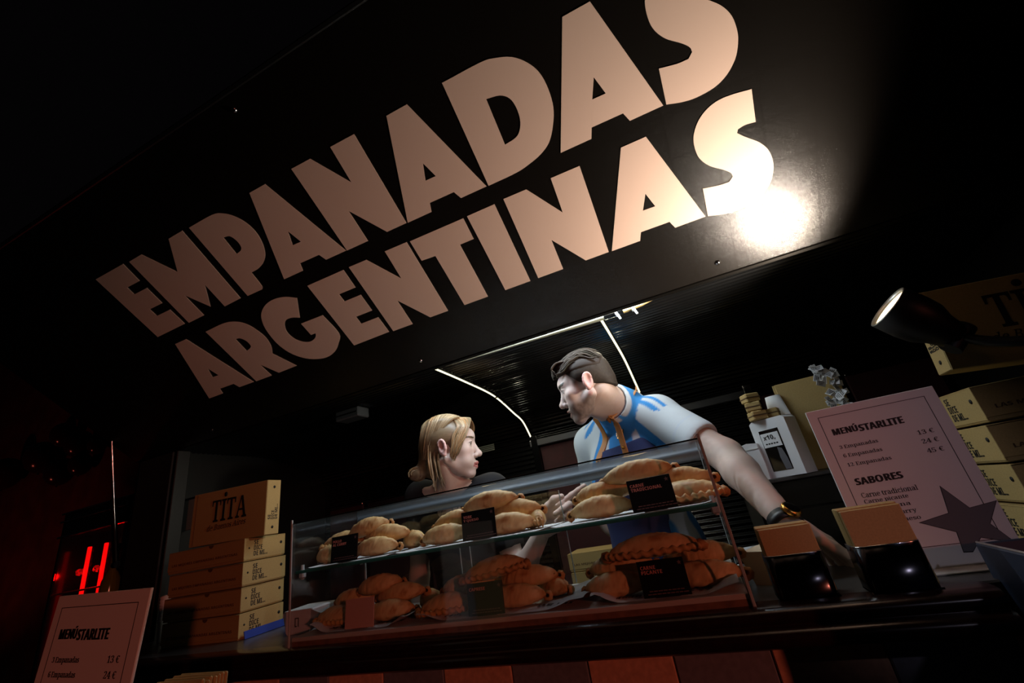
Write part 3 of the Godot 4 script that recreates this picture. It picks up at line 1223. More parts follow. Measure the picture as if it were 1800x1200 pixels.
func make_man() -> void:
	var size := 1.075
	var base := at(-0.17, -1.17, -1.64)
	var o := thing("person", "man in a sky blue and white jersey and denim apron leaning on the counter", "person", Vector3.ZERO)
	var low := base - at(0, 0, 0)
	o.position = at(low.x * size, low.y * size, low.z * size)
	o.scale = Vector3.ONE * size
	var place := Transform3D(Basis(), -low)
	var head := v3(-0.240, 0.336, -1.340)
	var face := v3(-0.97, -0.20, 0.10)
	var hb := frame_basis(face, v3(-0.10, 1, 0.06)) * Basis.from_scale(Vector3.ONE * 0.88)
	var neck := v3(-0.172, 0.262, -1.485)
	var shl := v3(-0.062, 0.208, -1.455)
	var shr := v3(-0.335, 0.195, -1.675)
	var left := (shl - shr).normalized()
	var fwd := left.cross(Vector3.UP).normalized()
	var torso := Basis(left, fwd.cross(left), fwd)
	var chest := v3(-0.198, 0.07, -1.555)
	var hips := v3(-0.165, -0.42, -1.64)
	var elbow := v3(0.088, 0.045, -1.315)
	var wrist := v3(0.140, -0.108, -1.135)
	var elbow_r := v3(-0.40, -0.05, -1.80)
	var wrist_r := v3(-0.25, -0.25, -1.84)
	var tone := Color(0.48, 0.36, 0.305)
	# body
	var f := Field.new()
	var nape := head + hb * v3(0, -0.040, -0.030)
	f.chain([nape, nape.lerp(neck, 0.55) + v3(0, -0.006, 0), neck + v3(0.012, -0.006, -0.02), neck + v3(-0.01, -0.07, -0.06)], [0.050, 0.051, 0.055, 0.07], 0.03)
	f.cap(head + hb * v3(0, -0.075, 0.03), neck + v3(-0.012, -0.012, 0.012), 0.024, 0.03, 0.04)
	f.ell(chest, v3(0.165, 0.17, 0.105), torso, 0.05)
	f.chain([chest + v3(0, -0.06, -0.0), v3(-0.18, -0.2, -1.61), hips], [0.12, 0.122, 0.132], 0.06)
	f.cap(neck, shl, 0.05, 0.058, 0.04)
	f.cap(neck, shr, 0.05, 0.058, 0.04)
	f.chain([shl, elbow], [0.056, 0.042], 0.03)
	f.chain([elbow, elbow.lerp(wrist, 0.3), wrist], [0.043, 0.042, 0.028], 0.02)
	f.chain([shr, elbow_r, elbow_r.lerp(wrist_r, 0.3), wrist_r], [0.056, 0.042, 0.041, 0.027], 0.03)
	for s in [-1.0, 1.0]:
		var hip: Vector3 = hips + left * s * 0.085 + v3(0, -0.04, 0)
		f.chain([hip, hip + v3(0, -0.35, 0.01), hip + v3(0, -0.655, -0.01)], [0.092, 0.062, 0.042], 0.03)
		f.cap(hip + v3(0, -0.673, -0.03), hip + v3(0, -0.681, 0.03) + fwd * 0.12, 0.034, 0.026, 0.03)
	f.ball(wrist_r + v3(0.01, -0.07, 0.02), 0.035, 0.04)
	var st := begin()
	skin_solid(st, f, 0.011, tone, place)
	head_solid(st, true, place * Transform3D(hb, head))
	add_eyes(st, place * Transform3D(hb, head), v3(-0.1, -0.1, 1), Color(0.05, 0.035, 0.025))
	# left hand flat on the counter behind the napkin holders
	var tips := v3(0.236, -0.206, -1.185)
	var hz := (tips - wrist).normalized()
	var hx := Vector3.UP.cross(hz).normalized()
	var hand := Transform3D(Basis(hx, hz.cross(hx), hz), wrist)
	var easy := [[0.12, 0.25, 0.15], [0.10, 0.25, 0.15], [0.12, 0.28, 0.15], [0.16, 0.3, 0.2]]
	skin_solid(st, hand_field(easy, [v3(0.018, -0.006, 0.018), v3(0.040, -0.010, 0.05), v3(0.052, -0.014, 0.078), v3(0.056, -0.018, 0.102)], -1.0), 0.0035, tone * 1.02, place * hand)
	part("body", st, M.skin, o)
	# hair: swept back on top
	var hf := Field.new()
	hf.ell(v3(0, 0.048, -0.012), v3(0.0775, 0.087, 0.099), Basis(), 0.02)
	hf.ell(v3(0, 0.100, 0.050), v3(0.052, 0.032, 0.048), Basis(Vector3.RIGHT, -0.15), 0.03)
	hf.keep(v3(0, 0.064, 0.04), v3(0, -1, 0.18), 0.012)
	hf.keep(v3(0, 0.055, -0.085), v3(0, -0.6, -1), 0.01)
	st = begin()
	var s0 := skin(hf, 0.0035)
	var hx0 := place * Transform3D(hb, head)
	pour(st, s0, flat_colour(s0[0].size(), Color(0.030, 0.022, 0.017)), hx0)
	var r := RandomNumberGenerator.new()
	r.seed = 11
	for i in 240:
		var x := r.randf_range(-0.066, 0.066)
		var zs := r.randf_range(-0.02, 0.088)
		var ctrl: Array = []
		for k in 4:
			var t := k / 3.0
			var z := zs - 0.075 * t
			var xx := x * (1.0 + 0.08 * t) + r.randf_range(-0.003, 0.003)
			var e := 1.0 - pow(xx / 0.078, 2) - pow((z + 0.008) / 0.108, 2)
			ctrl.append(v3(xx, 0.052 + 0.084 * sqrt(maxf(0.04, e)) + 0.006 * sin(PI * t) + r.randf_range(0, 0.003) + (0.008 if zs > 0.05 and k == 0 else 0.0), z))
		var g := r.randf_range(0.7, 1.7)
		var pts: Array = []
		for q in ctrl:
			pts.append(hx0 * q)
		lock(st, pts, r.randf_range(0.0022, 0.004), Color(0.034 * g, 0.026 * g, 0.020 * g), 0.6)
	# the quiff hangs over the forehead
	for i in 80:
		var x := r.randf_range(-0.055, 0.055)
		var pts: Array = []
		for q in [v3(x, 0.112, 0.045), v3(x * 1.02, 0.118, 0.075), v3(x * 0.98, 0.105, 0.099), v3(x * 0.95, r.randf_range(0.078, 0.095), 0.108 - absf(x) * 0.3)]:
			pts.append(hx0 * (q + v3(0, 0, -absf(x) * 0.12)))
		var g := r.randf_range(0.7, 1.5)
		lock(st, pts, r.randf_range(0.0024, 0.0045), Color(0.034 * g, 0.026 * g, 0.020 * g), 0.6)
	var hs := Field.new()
	hs.ell(v3(0, 0.045, -0.012), v3(0.0752, 0.0815, 0.0955), Basis(), 0.02)
	hs.cap(v3(0, -0.01, -0.062), v3(0, -0.035, -0.064), 0.046, 0.040, 0.03)
	hs.keep(v3(0, -0.002, -0.01), v3(0, -1, 0.45), 0.006)
	hs.keep(v3(0, 0.05, 0.050), v3(0, -0.25, 1), 0.006)
	hs.keep(v3(0, -0.045, -0.09), v3(0, -1, 0), 0.006)
	for s in [-1.0, 1.0]:
		hs.ell(v3(s * 0.086, -0.006, -0.006), v3(0.022, 0.034, 0.024), Basis(), 0.006, 1)
	s0 = skin(hs, 0.0035)
	var short_cols := PackedColorArray()
	for p in s0[0]:
		short_cols.append(Color(0.033, 0.026, 0.021) * (1.0 + 0.5 * grain.get_noise_3d(p.x * 260, p.y * 90, p.z * 260)))
	pour(st, s0, short_cols, hx0)
	part("hair", st, M.hair_dark, o)
	# jersey
	var j := Field.new()
	j.ell(chest, v3(0.172, 0.175, 0.113), torso, 0.05)
	j.chain([chest + v3(0, -0.06, 0), v3(-0.18, -0.2, -1.61), v3(-0.168, -0.40, -1.64)], [0.13, 0.134, 0.144], 0.06)
	j.cap(neck + v3(0, -0.012, 0), shl, 0.056, 0.066, 0.04)
	j.cap(neck + v3(0, -0.012, 0), shr, 0.056, 0.066, 0.04)
	var cuff := shl.lerp(elbow, 0.62)
	var cuff_r := shr.lerp(elbow_r, 0.62)
	j.cap(shl, cuff, 0.066, 0.062, 0.03)
	j.cap(shr, cuff_r, 0.066, 0.062, 0.03)
	# openings: neck and cuffs
	var nd := (head + hb * v3(0, -0.06, -0.03) - neck).normalized()
	j.cap(neck - nd * 0.02 - fwd * 0.008, neck + nd * 0.055, 0.082, 0.074, 0.02)
	j.cap(neck + nd * 0.106, neck + nd * 0.24, 0.059, 0.09, 0.006, 1)
	var ud := (elbow - shl).normalized()
	j.cap(cuff + ud * 0.10, cuff + ud * 0.22, 0.092, 0.1, 0.004, 1)
	var ur := (elbow_r - shr).normalized()
	j.cap(cuff_r + ur * 0.10, cuff_r + ur * 0.22, 0.092, 0.1, 0.004, 1)
	st = begin()
	var js := skin(j, 0.005)
	var cols := PackedColorArray()
	var sky := Color(0.045, 0.25, 0.60)
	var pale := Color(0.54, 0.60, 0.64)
	for p in js[0]:
		var d: Vector3 = p - neck
		var s: float = d.dot(left)
		var fz: float = d.dot(fwd)
		var along: float = (p - shl).dot(ud)
		var along_r: float = (p - shr).dot(ur)
		var raglan := 0.062 - 0.62 * minf(d.y + 0.02, 0.02)
		var m := band(absf(s), -1.0, 0.042)
		m = maxf(m, band(absf(s), 0.062, minf(raglan, 0.185)) * (1.0 if fz > -0.16 else 0.0))
		# white raglan shoulder with three sky stripes along its top
		var off_arm: float = (p - shl - ud * clampf(along, 0.0, 1.0)).length()
		if along > 0.05 and s > 0.15 and off_arm < 0.09: m = 0.0
		var top: float = d.y - (shl.y - neck.y) * clampf(absf(s) / 0.18, 0, 1)
		if absf(s) > 0.055 and absf(s) < 0.20 and top > 0.0 and along < 0.05:
			for q in [-0.022, 0.0, 0.022]:
				m = maxf(m, band(fz - 0.012, q - 0.0055, q + 0.0055))
		# collar
		m = maxf(m, band(d.dot(nd), -0.004, 0.09) * band(d.length(), -1.0, 0.105))
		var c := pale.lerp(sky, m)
		if along > 0.128 and along < 0.136: c = c.lerp(Color(0.50, 0.58, 0.66), 0.6)
		cols.append(c)
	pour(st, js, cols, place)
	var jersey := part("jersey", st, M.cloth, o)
	# crest
	var cp := settle(j, neck + left * 0.036 + v3(0, -0.115, 0) + fwd * 0.12, 0.0015)
	var cb := Basis(left, Vector3.UP, fwd) * Basis(Vector3.RIGHT, -0.35)
	st = begin()
	var shield: PackedVector2Array = [v2(-0.017, 0.020), v2(0, 0.024), v2(0.017, 0.020), v2(0.017, -0.006), v2(0.010, -0.018), v2(0, -0.024), v2(-0.010, -0.018), v2(-0.017, -0.006)]
	plate(st, shield, 0.003, place * Transform3D(cb, cp))
	var crest := part("crest", st, M.gold, jersey)
	st = begin()
	for k in 5:
		box(st, v3(0.003, 0.034, 0.001), place * Transform3D(cb, cp + cb * v3(-0.012 + 0.006 * k, 0.0, 0.0035)), 0.0)
	part("crest_stripe", st, M.white, crest)
	# apron: a layer over the front of the jersey
	var ap := Field.new()
	ap.ell(chest, v3(0.172, 0.175, 0.113), torso, 0.05)
	ap.chain([chest + v3(0, -0.06, 0), v3(-0.18, -0.2, -1.61), v3(-0.168, -0.40, -1.64), v3(-0.165, -0.72, -1.63)], [0.13, 0.134, 0.146, 0.17], 0.06)
	ap.grow = 0.007
	var bib := neck + v3(0, -0.112, 0)
	ap.keep(bib, Vector3.UP + fwd * 0.25, 0.002)
	ap.keep(hips + v3(0, -0.36, 0), Vector3.DOWN, 0.002)
	ap.keep(chest + fwd * 0.028 + v3(0, -0.05, 0), -fwd, 0.002)
	ap.keep(bib + left * 0.088, left + Vector3.UP * 0.38, 0.03)
	ap.keep(bib - left * 0.088, -left + Vector3.UP * 0.38, 0.03)
	st = begin()
	var as_ := skin(ap, 0.008)
	pour(st, as_, flat_colour(as_[0].size(), Color.WHITE), place)
	var apron := part("apron", st, M.denim, o)
	for s in [-1.0, 1.0]:
		var ctrl: Array = []
		for q in [[-0.145, 0.076], [-0.12, 0.076], [-0.08, 0.070], [-0.03, 0.064], [0.005, 0.066], [0.032, 0.066], [0.055, 0.055]]:
			var guess: Vector3 = neck + v3(0, q[0], 0) + left * s * q[1] + fwd * (0.14 if q[0] < 0.0 else 0.05 if q[0] < 0.03 else -0.0 if q[0] < 0.05 else -0.04)
			ctrl.append(settle(j, guess, 0.010 if q[0] < -0.10 else 0.004))
		var pts: Array = []
		for q in spline(ctrl, 5):
			pts.append(place * q)
		st = begin()
		tube(st, pts, 0.0135, 8, 0.16, fwd)
		var strap := part("strap", st, M.leather, apron)
		st = begin()
		var bp: Vector3 = place * (ctrl[0] + (ctrl[1] - ctrl[0]) * 0.3)
		lathe(st, [v2(0, 0.004), v2(0.004, 0.0035), v2(0.0055, 0.001), v2(0.0055, -0.003)], 12, Transform3D(Basis(left, fwd, left.cross(fwd)), bp + fwd * 0.0035))
		part("rivet", st, M.gold, apron)
	# watch on the left wrist
	var wd := (wrist - elbow).normalized()
	var wc := wrist + wd * 0.012
	var wside := wd.cross(Vector3.UP).normalized()
	var wup := wside.cross(wd)
	st = begin()
	st.set_smooth_group(0)
	for k in 24:
		var ring: Array = []
		for kk in [k, k + 1]:
			var t: float = TAU * kk / 24
			var dir := wside * cos(t) * 0.033 + wup * sin(t) * 0.030
			ring.append([wc + dir - wd * 0.013, wc + dir + wd * 0.013, dir])
		quad(st, place * ring[0][0], place * ring[0][1], place * ring[1][1], place * ring[1][0], ring[0][2])
		for e in 2:
			quad(st, place * ring[0][e], place * ring[1][e], place * (ring[1][e] - ring[1][2] * 0.15), place * (ring[0][e] - ring[0][2] * 0.15), wd * (e * 2.0 - 1.0))
	var watch := part("wristwatch", st, M.black, o)
	st = begin()
	var dial := wside * -0.35 + wup * 0.9
	dial = dial.normalized()
	lathe(st, [v2(0, 0.006), v2(0.016, 0.006), v2(0.019, 0.004), v2(0.020, -0.004), v2(0, -0.004)], 20, place * Transform3D(Basis(wd, dial, wd.cross(dial)), wc + dial * 0.033))
	part("watch_case", st, M.gold, watch)
	st = begin()
	lathe(st, [v2(0, 0.0005), v2(0.0155, 0.0)], 20, place * Transform3D(Basis(wd, dial, wd.cross(dial)), wc + dial * 0.0395))
	part("watch_dial", st, M.black_gloss, watch)


func make_woman() -> void:
	var size := 1.07
	var base := at(-0.84, -1.17, -1.56)
	var o := thing("person", "woman with tied-back light brown hair and black T-shirt pointing one finger", "person", Vector3.ZERO)
	var low := base - at(0, 0, 0)
	o.position = at(low.x * size, low.y * size, low.z * size)
	o.scale = Vector3.ONE * size
	var place := Transform3D(Basis(), -low)
	var head := v3(-0.806, 0.252, -1.386)
	var face := v3(0.94, -0.07, -0.34)
	var hb := frame_basis(face, v3(0.02, 1, 0.05)) * Basis.from_scale(Vector3.ONE * 0.95)
	var neck := v3(-0.846, 0.128, -1.452)
	var shl := v3(-0.69, 0.085, -1.455)
	var shr := v3(-1.005, 0.118, -1.475)
	var left := (shl - shr).normalized()
	var fwd := left.cross(Vector3.UP).normalized()
	var torso := Basis(left, fwd.cross(left), fwd)
	var chest := v3(-0.848, -0.035, -1.505)
	var hips := v3(-0.85, -0.46, -1.56)
	var elbow := v3(-0.630, -0.20, -1.44)
	var wrist := v3(-0.484, -0.059, -1.365)
	var elbow_r := v3(-1.06, -0.16, -1.50)
	var wrist_r := v3(-1.02, -0.38, -1.42)
	var tone := Color(0.59, 0.46, 0.40)
	var f := Field.new()
	f.chain([head + hb * v3(0, -0.05, -0.022), head.lerp(neck, 0.62) + fwd * 0.01, neck, neck + v3(0, -0.06, -0.02)], [0.046, 0.047, 0.056, 0.07], 0.03)
	# the cords and collarbones of the neck
	f.cap(head + hb * v3(-0.05, -0.035, -0.01), neck + v3(0.012, -0.024, 0.05), 0.011, 0.009, 0.02)
	f.cap(neck + v3(0.016, -0.026, 0.05), neck + v3(0.11, -0.012, 0.022), 0.008, 0.008, 0.018)
	f.cap(neck + v3(-0.016, -0.024, 0.05), neck + v3(-0.11, 0.0, 0.022), 0.008, 0.008, 0.018)
	f.ell(chest, v3(0.150, 0.16, 0.092), torso, 0.05)
	f.chain([chest + v3(0, -0.08, 0), v3(-0.85, -0.25, -1.535), hips], [0.105, 0.10, 0.13], 0.06)
	f.cap(neck + v3(0, -0.02, 0), shl, 0.040, 0.048, 0.04)
	f.cap(neck + v3(0, -0.02, 0), shr, 0.040, 0.048, 0.04)
	f.chain([shl, elbow, elbow.lerp(wrist, 0.3), wrist], [0.046, 0.035, 0.035, 0.0235], 0.02)
	f.chain([shr, elbow_r, elbow_r.lerp(wrist_r, 0.3), wrist_r], [0.046, 0.035, 0.035, 0.0235], 0.02)
	f.ball(wrist_r + v3(0.005, -0.06, 0.03), 0.03, 0.03)
	for s in [-1.0, 1.0]:
		var hip: Vector3 = hips + left * s * 0.08 + v3(0, -0.04, 0)
		f.chain([hip, hip + v3(0, -0.33, 0.01), hip + v3(0, -0.62, -0.01)], [0.088, 0.058, 0.038], 0.03)
		f.cap(hip + v3(0, -0.637, -0.03), hip + v3(0, -0.644, 0.03) + fwd * 0.11, 0.030, 0.023, 0.03)
	var st := begin()
	skin_solid(st, f, 0.010, tone, place)
	head_solid(st, false, place * Transform3D(hb, head))
	add_eyes(st, place * Transform3D(hb, head), v3(-0.05, 0.12, 1), Color(0.06, 0.05, 0.03))
	# left hand pointing: palm to the viewer, thumb on top, three fingers curled
	var tip := v3(-0.314, 0.013, -1.352)
	var hz := (tip - wrist).normalized()
	var hx := -(v3(-0.35, 0.9, 0.05) - hz * hz.dot(v3(-0.35, 0.9, 0.05))).normalized()
	var hand := Transform3D(Basis(hx, hz.cross(hx), hz) * Basis.from_scale(Vector3.ONE * 1.08), wrist)
	var curled := [[0.05, 0.05, 0.05], [0.95, 1.25, 0.5], [1.05, 1.3, 0.5], [1.1, 1.3, 0.5]]
	skin_solid(st, hand_field(curled, [v3(0.018, -0.008, 0.016), v3(0.038, -0.018, 0.050), v3(0.044, -0.024, 0.080), v3(0.038, -0.026, 0.104)], -1.0), 0.003, Color(0.60, 0.43, 0.37), place * hand)
	part("body", st, M.skin, o)
	# T-shirt
	var j := Field.new()
	j.ell(chest, v3(0.160, 0.17, 0.104), torso, 0.05)
	j.chain([chest + v3(0, -0.08, 0), v3(-0.85, -0.25, -1.535), v3(-0.85, -0.44, -1.56)], [0.118, 0.116, 0.142], 0.06)
	j.cap(neck + v3(0, -0.026, 0), shl, 0.048, 0.058, 0.04)
	j.cap(neck + v3(0, -0.026, 0), shr, 0.048, 0.058, 0.04)
	var cuff := shl.lerp(elbow, 0.6)
	var cuff_r := shr.lerp(elbow_r, 0.6)
	j.cap(shl, cuff, 0.058, 0.056, 0.03)
	j.cap(shr, cuff_r, 0.058, 0.056, 0.03)
	j.cap(neck + v3(0, 0.045, 0.0), neck + v3(0, 0.2, 0), 0.072, 0.09, 0.006, 1)
	j.cap(neck + v3(0.01, 0.0, 0.075), neck + v3(0, 0.08, 0.09), 0.046, 0.07, 0.02, 1)
	var ud := (elbow - shl).normalized()
	j.cap(cuff + ud * 0.09, cuff + ud * 0.2, 0.08, 0.09, 0.004, 1)
	var ur := (elbow_r - shr).normalized()
	j.cap(cuff_r + ur * 0.09, cuff_r + ur * 0.2, 0.08, 0.09, 0.004, 1)
	st = begin()
	var js := skin(j, 0.008)
	pour(st, js, flat_colour(js[0].size(), Color.WHITE), place)
	var tee := part("tee_shirt", st, M.tee, o)
	# a pale hand-drawn flourish on the chest
	st = begin()
	for curve in [[[-0.02, 0.02], [0.0, 0.05], [0.02, 0.03], [0.0, 0.0], [-0.02, -0.03], [0.0, -0.05]], [[0.03, 0.03], [0.05, 0.05], [0.05, 0.0], [0.04, -0.03]], [[0.075, 0.05], [0.07, 0.0], [0.075, -0.02], [0.09, -0.01]], [[0.10, 0.035], [0.12, 0.045], [0.13, 0.02]]]:
		var pts: Array = []
		for q in curve:
			pts.append(place * settle(j, chest + v3(q[0] - 0.03, q[1] + 0.035, 0.14), 0.001))
		st = begin()
		tube(st, spline(pts, 5), 0.0016, 5)
		part("chest_print", st, M.paper_grey, tee)
	# hair
	var hx0 := place * Transform3D(hb, head)
	var hf := Field.new()
	hf.ell(v3(0, 0.048, -0.014), v3(0.082, 0.084, 0.101), Basis(), 0.02)
	hf.cap(v3(0, 0.0, -0.065), v3(0, -0.06, -0.072), 0.055, 0.040, 0.03)
	hf.ell(v3(-0.012, -0.078, -0.128), v3(0.021, 0.027, 0.033), Basis(), 0.012)
	hf.cap(v3(0, -0.03, -0.09), v3(-0.01, -0.07, -0.115), 0.03, 0.016, 0.02)
	hf.ell(v3(0, -0.02, 0.085), v3(0.074, 0.098, 0.075), Basis(), 0.012, 1)
	for s in [-1.0, 1.0]:
		hf.ell(v3(s * 0.09, -0.012, 0.002), v3(0.032, 0.038, 0.026), Basis(), 0.01, 1)
		hf.ell(v3(s * 0.085, -0.075, 0.01), v3(0.045, 0.06, 0.06), Basis(), 0.01, 1)
	st = begin()
	var s0 := skin(hf, 0.0035)
	var cols := PackedColorArray()
	for p in s0[0]:
		cols.append(Color(0.13, 0.088, 0.05) * (1.0 + 0.35 * grain.get_noise_3d(p.x * 30, p.y * 180, p.z * 30)))
	pour(st, s0, cols, hx0)
	var r := RandomNumberGenerator.new()
	r.seed = 5
	var tones := [Color(0.17, 0.115, 0.06), Color(0.21, 0.15, 0.08), Color(0.12, 0.08, 0.042), Color(0.25, 0.14, 0.06), Color(0.27, 0.20, 0.12)]
	# from the parting down the side, tucked behind the ears and back to the knot
	for i in 320:
		var s := -1.0 if i % 2 == 0 else 1.0
		var z0 := r.randf_range(-0.085, 0.062)
		var lift := r.randf_range(0.0, 0.005)
		var pts: Array = []
		for k in 7:
			var t := k / 6.0
			var th := t * 1.75
			var z := lerpf(z0, minf(z0 - 0.03, -0.045), pow(t, 1.4))
			var ring := sqrt(maxf(0.05, 1.0 - pow((z + 0.014) / 0.112, 2)))
			var p := v3(s * (0.085 + lift) * ring * sin(th), 0.046 + (0.090 + lift) * ring * cos(th), z)
			if t > 0.55:
				p = p.lerp(v3(s * 0.035, -0.035 - 0.02 * r.randf(), -0.098), clampf((t - 0.55) * 1.6, 0, 0.8))
			pts.append(hx0 * p)
		lock(st, pts, r.randf_range(0.0034, 0.0062), tones[r.randi() % 5] * r.randf_range(0.75, 1.15), 0.4)
	# fringe: swept from the parting down both temples to the cheekbone
	for i in 120:
		var s := -1.0 if i % 2 == 0 else 1.0
		var u := r.randf()
		var z0 := lerpf(0.0, 0.09, u)
		var pts: Array = []
		for q in [v3(s * 0.006, 0.128 - 0.012 * u, z0 - 0.03), v3(s * lerpf(0.03, 0.022, u), lerpf(0.122, 0.112, u), z0), v3(s * lerpf(0.064, 0.052, u), lerpf(0.085, 0.078, u), lerpf(0.045, 0.092, u)), v3(s * lerpf(0.080, 0.070, u), lerpf(0.04, 0.035, u), lerpf(0.028, 0.076, u)), v3(s * lerpf(0.080, 0.077, u), lerpf(0.0, -0.006, u) + r.randf_range(-0.02, 0.008), lerpf(0.022, 0.052, u)), v3(s * 0.076, -0.022 + r.randf_range(-0.028, 0.008), lerpf(0.016, 0.036, u))]:
			pts.append(hx0 * (q + v3(r.randf_range(-0.002, 0.002), 0, r.randf_range(-0.003, 0.003))))
		lock(st, pts, r.randf_range(0.0028, 0.0052), tones[[1, 3, 3, 0, 4][r.randi() % 5]] * r.randf_range(0.8, 1.2), 0.4)
	# loose strands down the neck
	for i in 34:
		var pts: Array = []
		var x := -0.03 - 0.038 * r.randf()
		if i % 3 == 0: x = -x
		var z := r.randf_range(-0.075, -0.028)
		for q in [v3(x, 0.02, z), v3(x * 1.04, -0.04, z), v3(x * 1.0, -0.09, z + 0.006), v3(x * 0.95, r.randf_range(-0.155, -0.10), z + r.randf_range(0.0, 0.03))]:
			pts.append(hx0 * q)
		lock(st, pts, r.randf_range(0.0022, 0.0042), tones[r.randi() % 5] * r.randf_range(0.7, 1.05), 0.4)
	# knot at the nape
	for i in 60:
		var pts: Array = []
		var t0 := r.randf() * TAU
		var rr := r.randf_range(0.010, 0.027)
		for k in 6:
			var t := t0 + k * 0.75
			pts.append(hx0 * (v3(-0.012, -0.078, -0.128) + v3(sin(t * 0.5) * 0.020, sin(t) * rr, cos(t) * rr * 1.25)))
		lock(st, pts, r.randf_range(0.003, 0.0055), tones[r.randi() % 5] * r.randf_range(0.7, 1.1), 0.5)
	for i in 26:
		var pts: Array = []
		for q in [v3(r.randf_range(-0.04, 0.03), r.randf_range(-0.02, 0.03), -0.098), v3(-0.008, -0.05, -0.112), v3(-0.012, -0.078 + r.randf_range(-0.02, 0.02), -0.135)]:
			pts.append(hx0 * q)
		lock(st, pts, 0.005, tones[r.randi() % 5] * r.randf_range(0.7, 1.0), 0.5)
	part("hair", st, M.hair, o)
	st = begin()
	lathe(st, sphere_profile(0.0055), 14, hx0 * Transform3D(Basis(), v3(-0.0835, -0.030, -0.002)))
	part("pearl_earring", st, M.paper, o)


func sphere_profile(r: float, n := 9) -> Array:
	var out: Array = []
	for i in n:
		var t := PI * i / (n - 1)
		out.append(v2(sin(t) * r, cos(t) * r))
	return out


# ---------------------------------------------------------------- empanadas
func make_empanada(seed_: int) -> Array:
	# [crust mesh, crimped edge mesh]; x along, y up, the fold towards +z
	var n := FastNoiseLite.new()
	n.seed = seed_
	n.frequency = 1.0
	var half := 0.078
	var st := begin()
	st.set_smooth_group(0)
	var nu := 46
	var nv := 26
	var pts: Array = []
	var cols: Array = []
	for i in nu + 1:
		var u := -1.0 + 2.0 * i / nu
		var w := pow(maxf(0.0, 1.0 - pow(absf(u), 1.9)), 0.72)
		for k in nv:
			var t := TAU * k / nv
			var z := (0.024 if cos(t) > 0.0 else 0.036) * w * cos(t)
			var y := (0.0325 if sin(t) > 0.0 else 0.018) * pow(w, 0.85) * sin(t)
			var p := v3(u * half, y, z - 0.012 * u * u)
			var bump := n.get_noise_3d(p.x * 45, p.y * 45, p.z * 45)
			p += v3(0, y, z).normalized() * (0.0028 * bump + 0.0016 * n.get_noise_3d(p.x * 120, p.y * 120, p.z * 120) + 0.0010 * n.get_noise_3d(p.x * 300, p.y * 300, p.z * 300)) * (1.0 if w > 0.05 else 0.0)
			pts.append(p)
			var brown := 0.16 + 0.75 * smoothstep(0.1, 0.55, n.get_noise_3d(p.x * 28 + 5, p.y * 40, p.z * 40)) + 0.75 * smoothstep(0.72, 1.0, absf(u)) + 0.25 * n.get_noise_3d(p.x * 110, p.y * 110, p.z * 110)
			cols.append(Color(0.72, 0.52, 0.24).lerp(Color(0.40, 0.18, 0.045), clampf(brown, 0, 1)))
	for i in nu:
		for k in nv:
			var a := i * nv + k
			var b := i * nv + (k + 1) % nv
			for t in [[a, b, b + nv], [a, b + nv, a + nv]]:
				var p0: Vector3 = pts[t[0]]
				var p1: Vector3 = pts[t[1]]
				var p2: Vector3 = pts[t[2]]
				var out := (p0 + p1 + p2) / 3.0
				out.x *= 0.15
				if (p0 - p2).cross(p0 - p1).dot(out) < 0.0:
					t = [t[0], t[2], t[1]]
				for q in t:
					st.set_color(cols[q])
					st.add_vertex(pts[q])
	var crust := done(st)
	# the rope of dough along the curved edge, pinched into ridges and knotted at the ends
	st = begin()
	st.set_smooth_group(0)
	var m := 84
	var sides := 8
	var rings: Array = []
	for i in m + 1:
		var s := -1.0 + 2.0 * i / m
		var ang := s * PI * 0.5
		var c := v3(sin(ang) * (half + 0.002), -0.004 + 0.003 * n.get_noise_1d(s * 9), -0.036 * cos(ang) - 0.012 * sin(ang) * sin(ang))
		var r := 0.0064 + 0.0042 * smoothstep(0.78, 0.95, absf(s))
		if absf(s) > 0.985: r *= 0.45
		var d := v3(cos(ang) * half, 0, 0.036 * sin(ang) - 0.024 * sin(ang) * cos(ang)).normalized()
		var side := d.cross(Vector3.UP).normalized()
		var ring: Array = []
		for k in sides:
			var t := TAU * k / sides
			var ridge := 1.0 + 0.34 * sin(s * 44.0 + t)
			ring.append(c + (side * cos(t) + Vector3.UP * sin(t)) * r * ridge)
		rings.append([ring, c, 0.35 + 0.35 * sin(s * 44.0) * 0.5 + 0.4 * smoothstep(0.75, 0.95, absf(s)) + 0.3 * n.get_noise_1d(s * 20)])
	for i in m:
		for k in sides:
			var k1 := (k + 1) % sides
			var mid: Vector3 = (rings[i][1] + rings[i + 1][1]) / 2
			st.set_color(Color(0.62, 0.39, 0.15).lerp(Color(0.34, 0.14, 0.03), clampf(rings[i][2], 0, 1)))
			quad(st, rings[i][0][k], rings[i][0][k1], rings[i + 1][0][k1], rings[i + 1][0][k], (rings[i][0][k] + rings[i + 1][0][k1]) / 2 - mid)
	return [crust, done(st)]


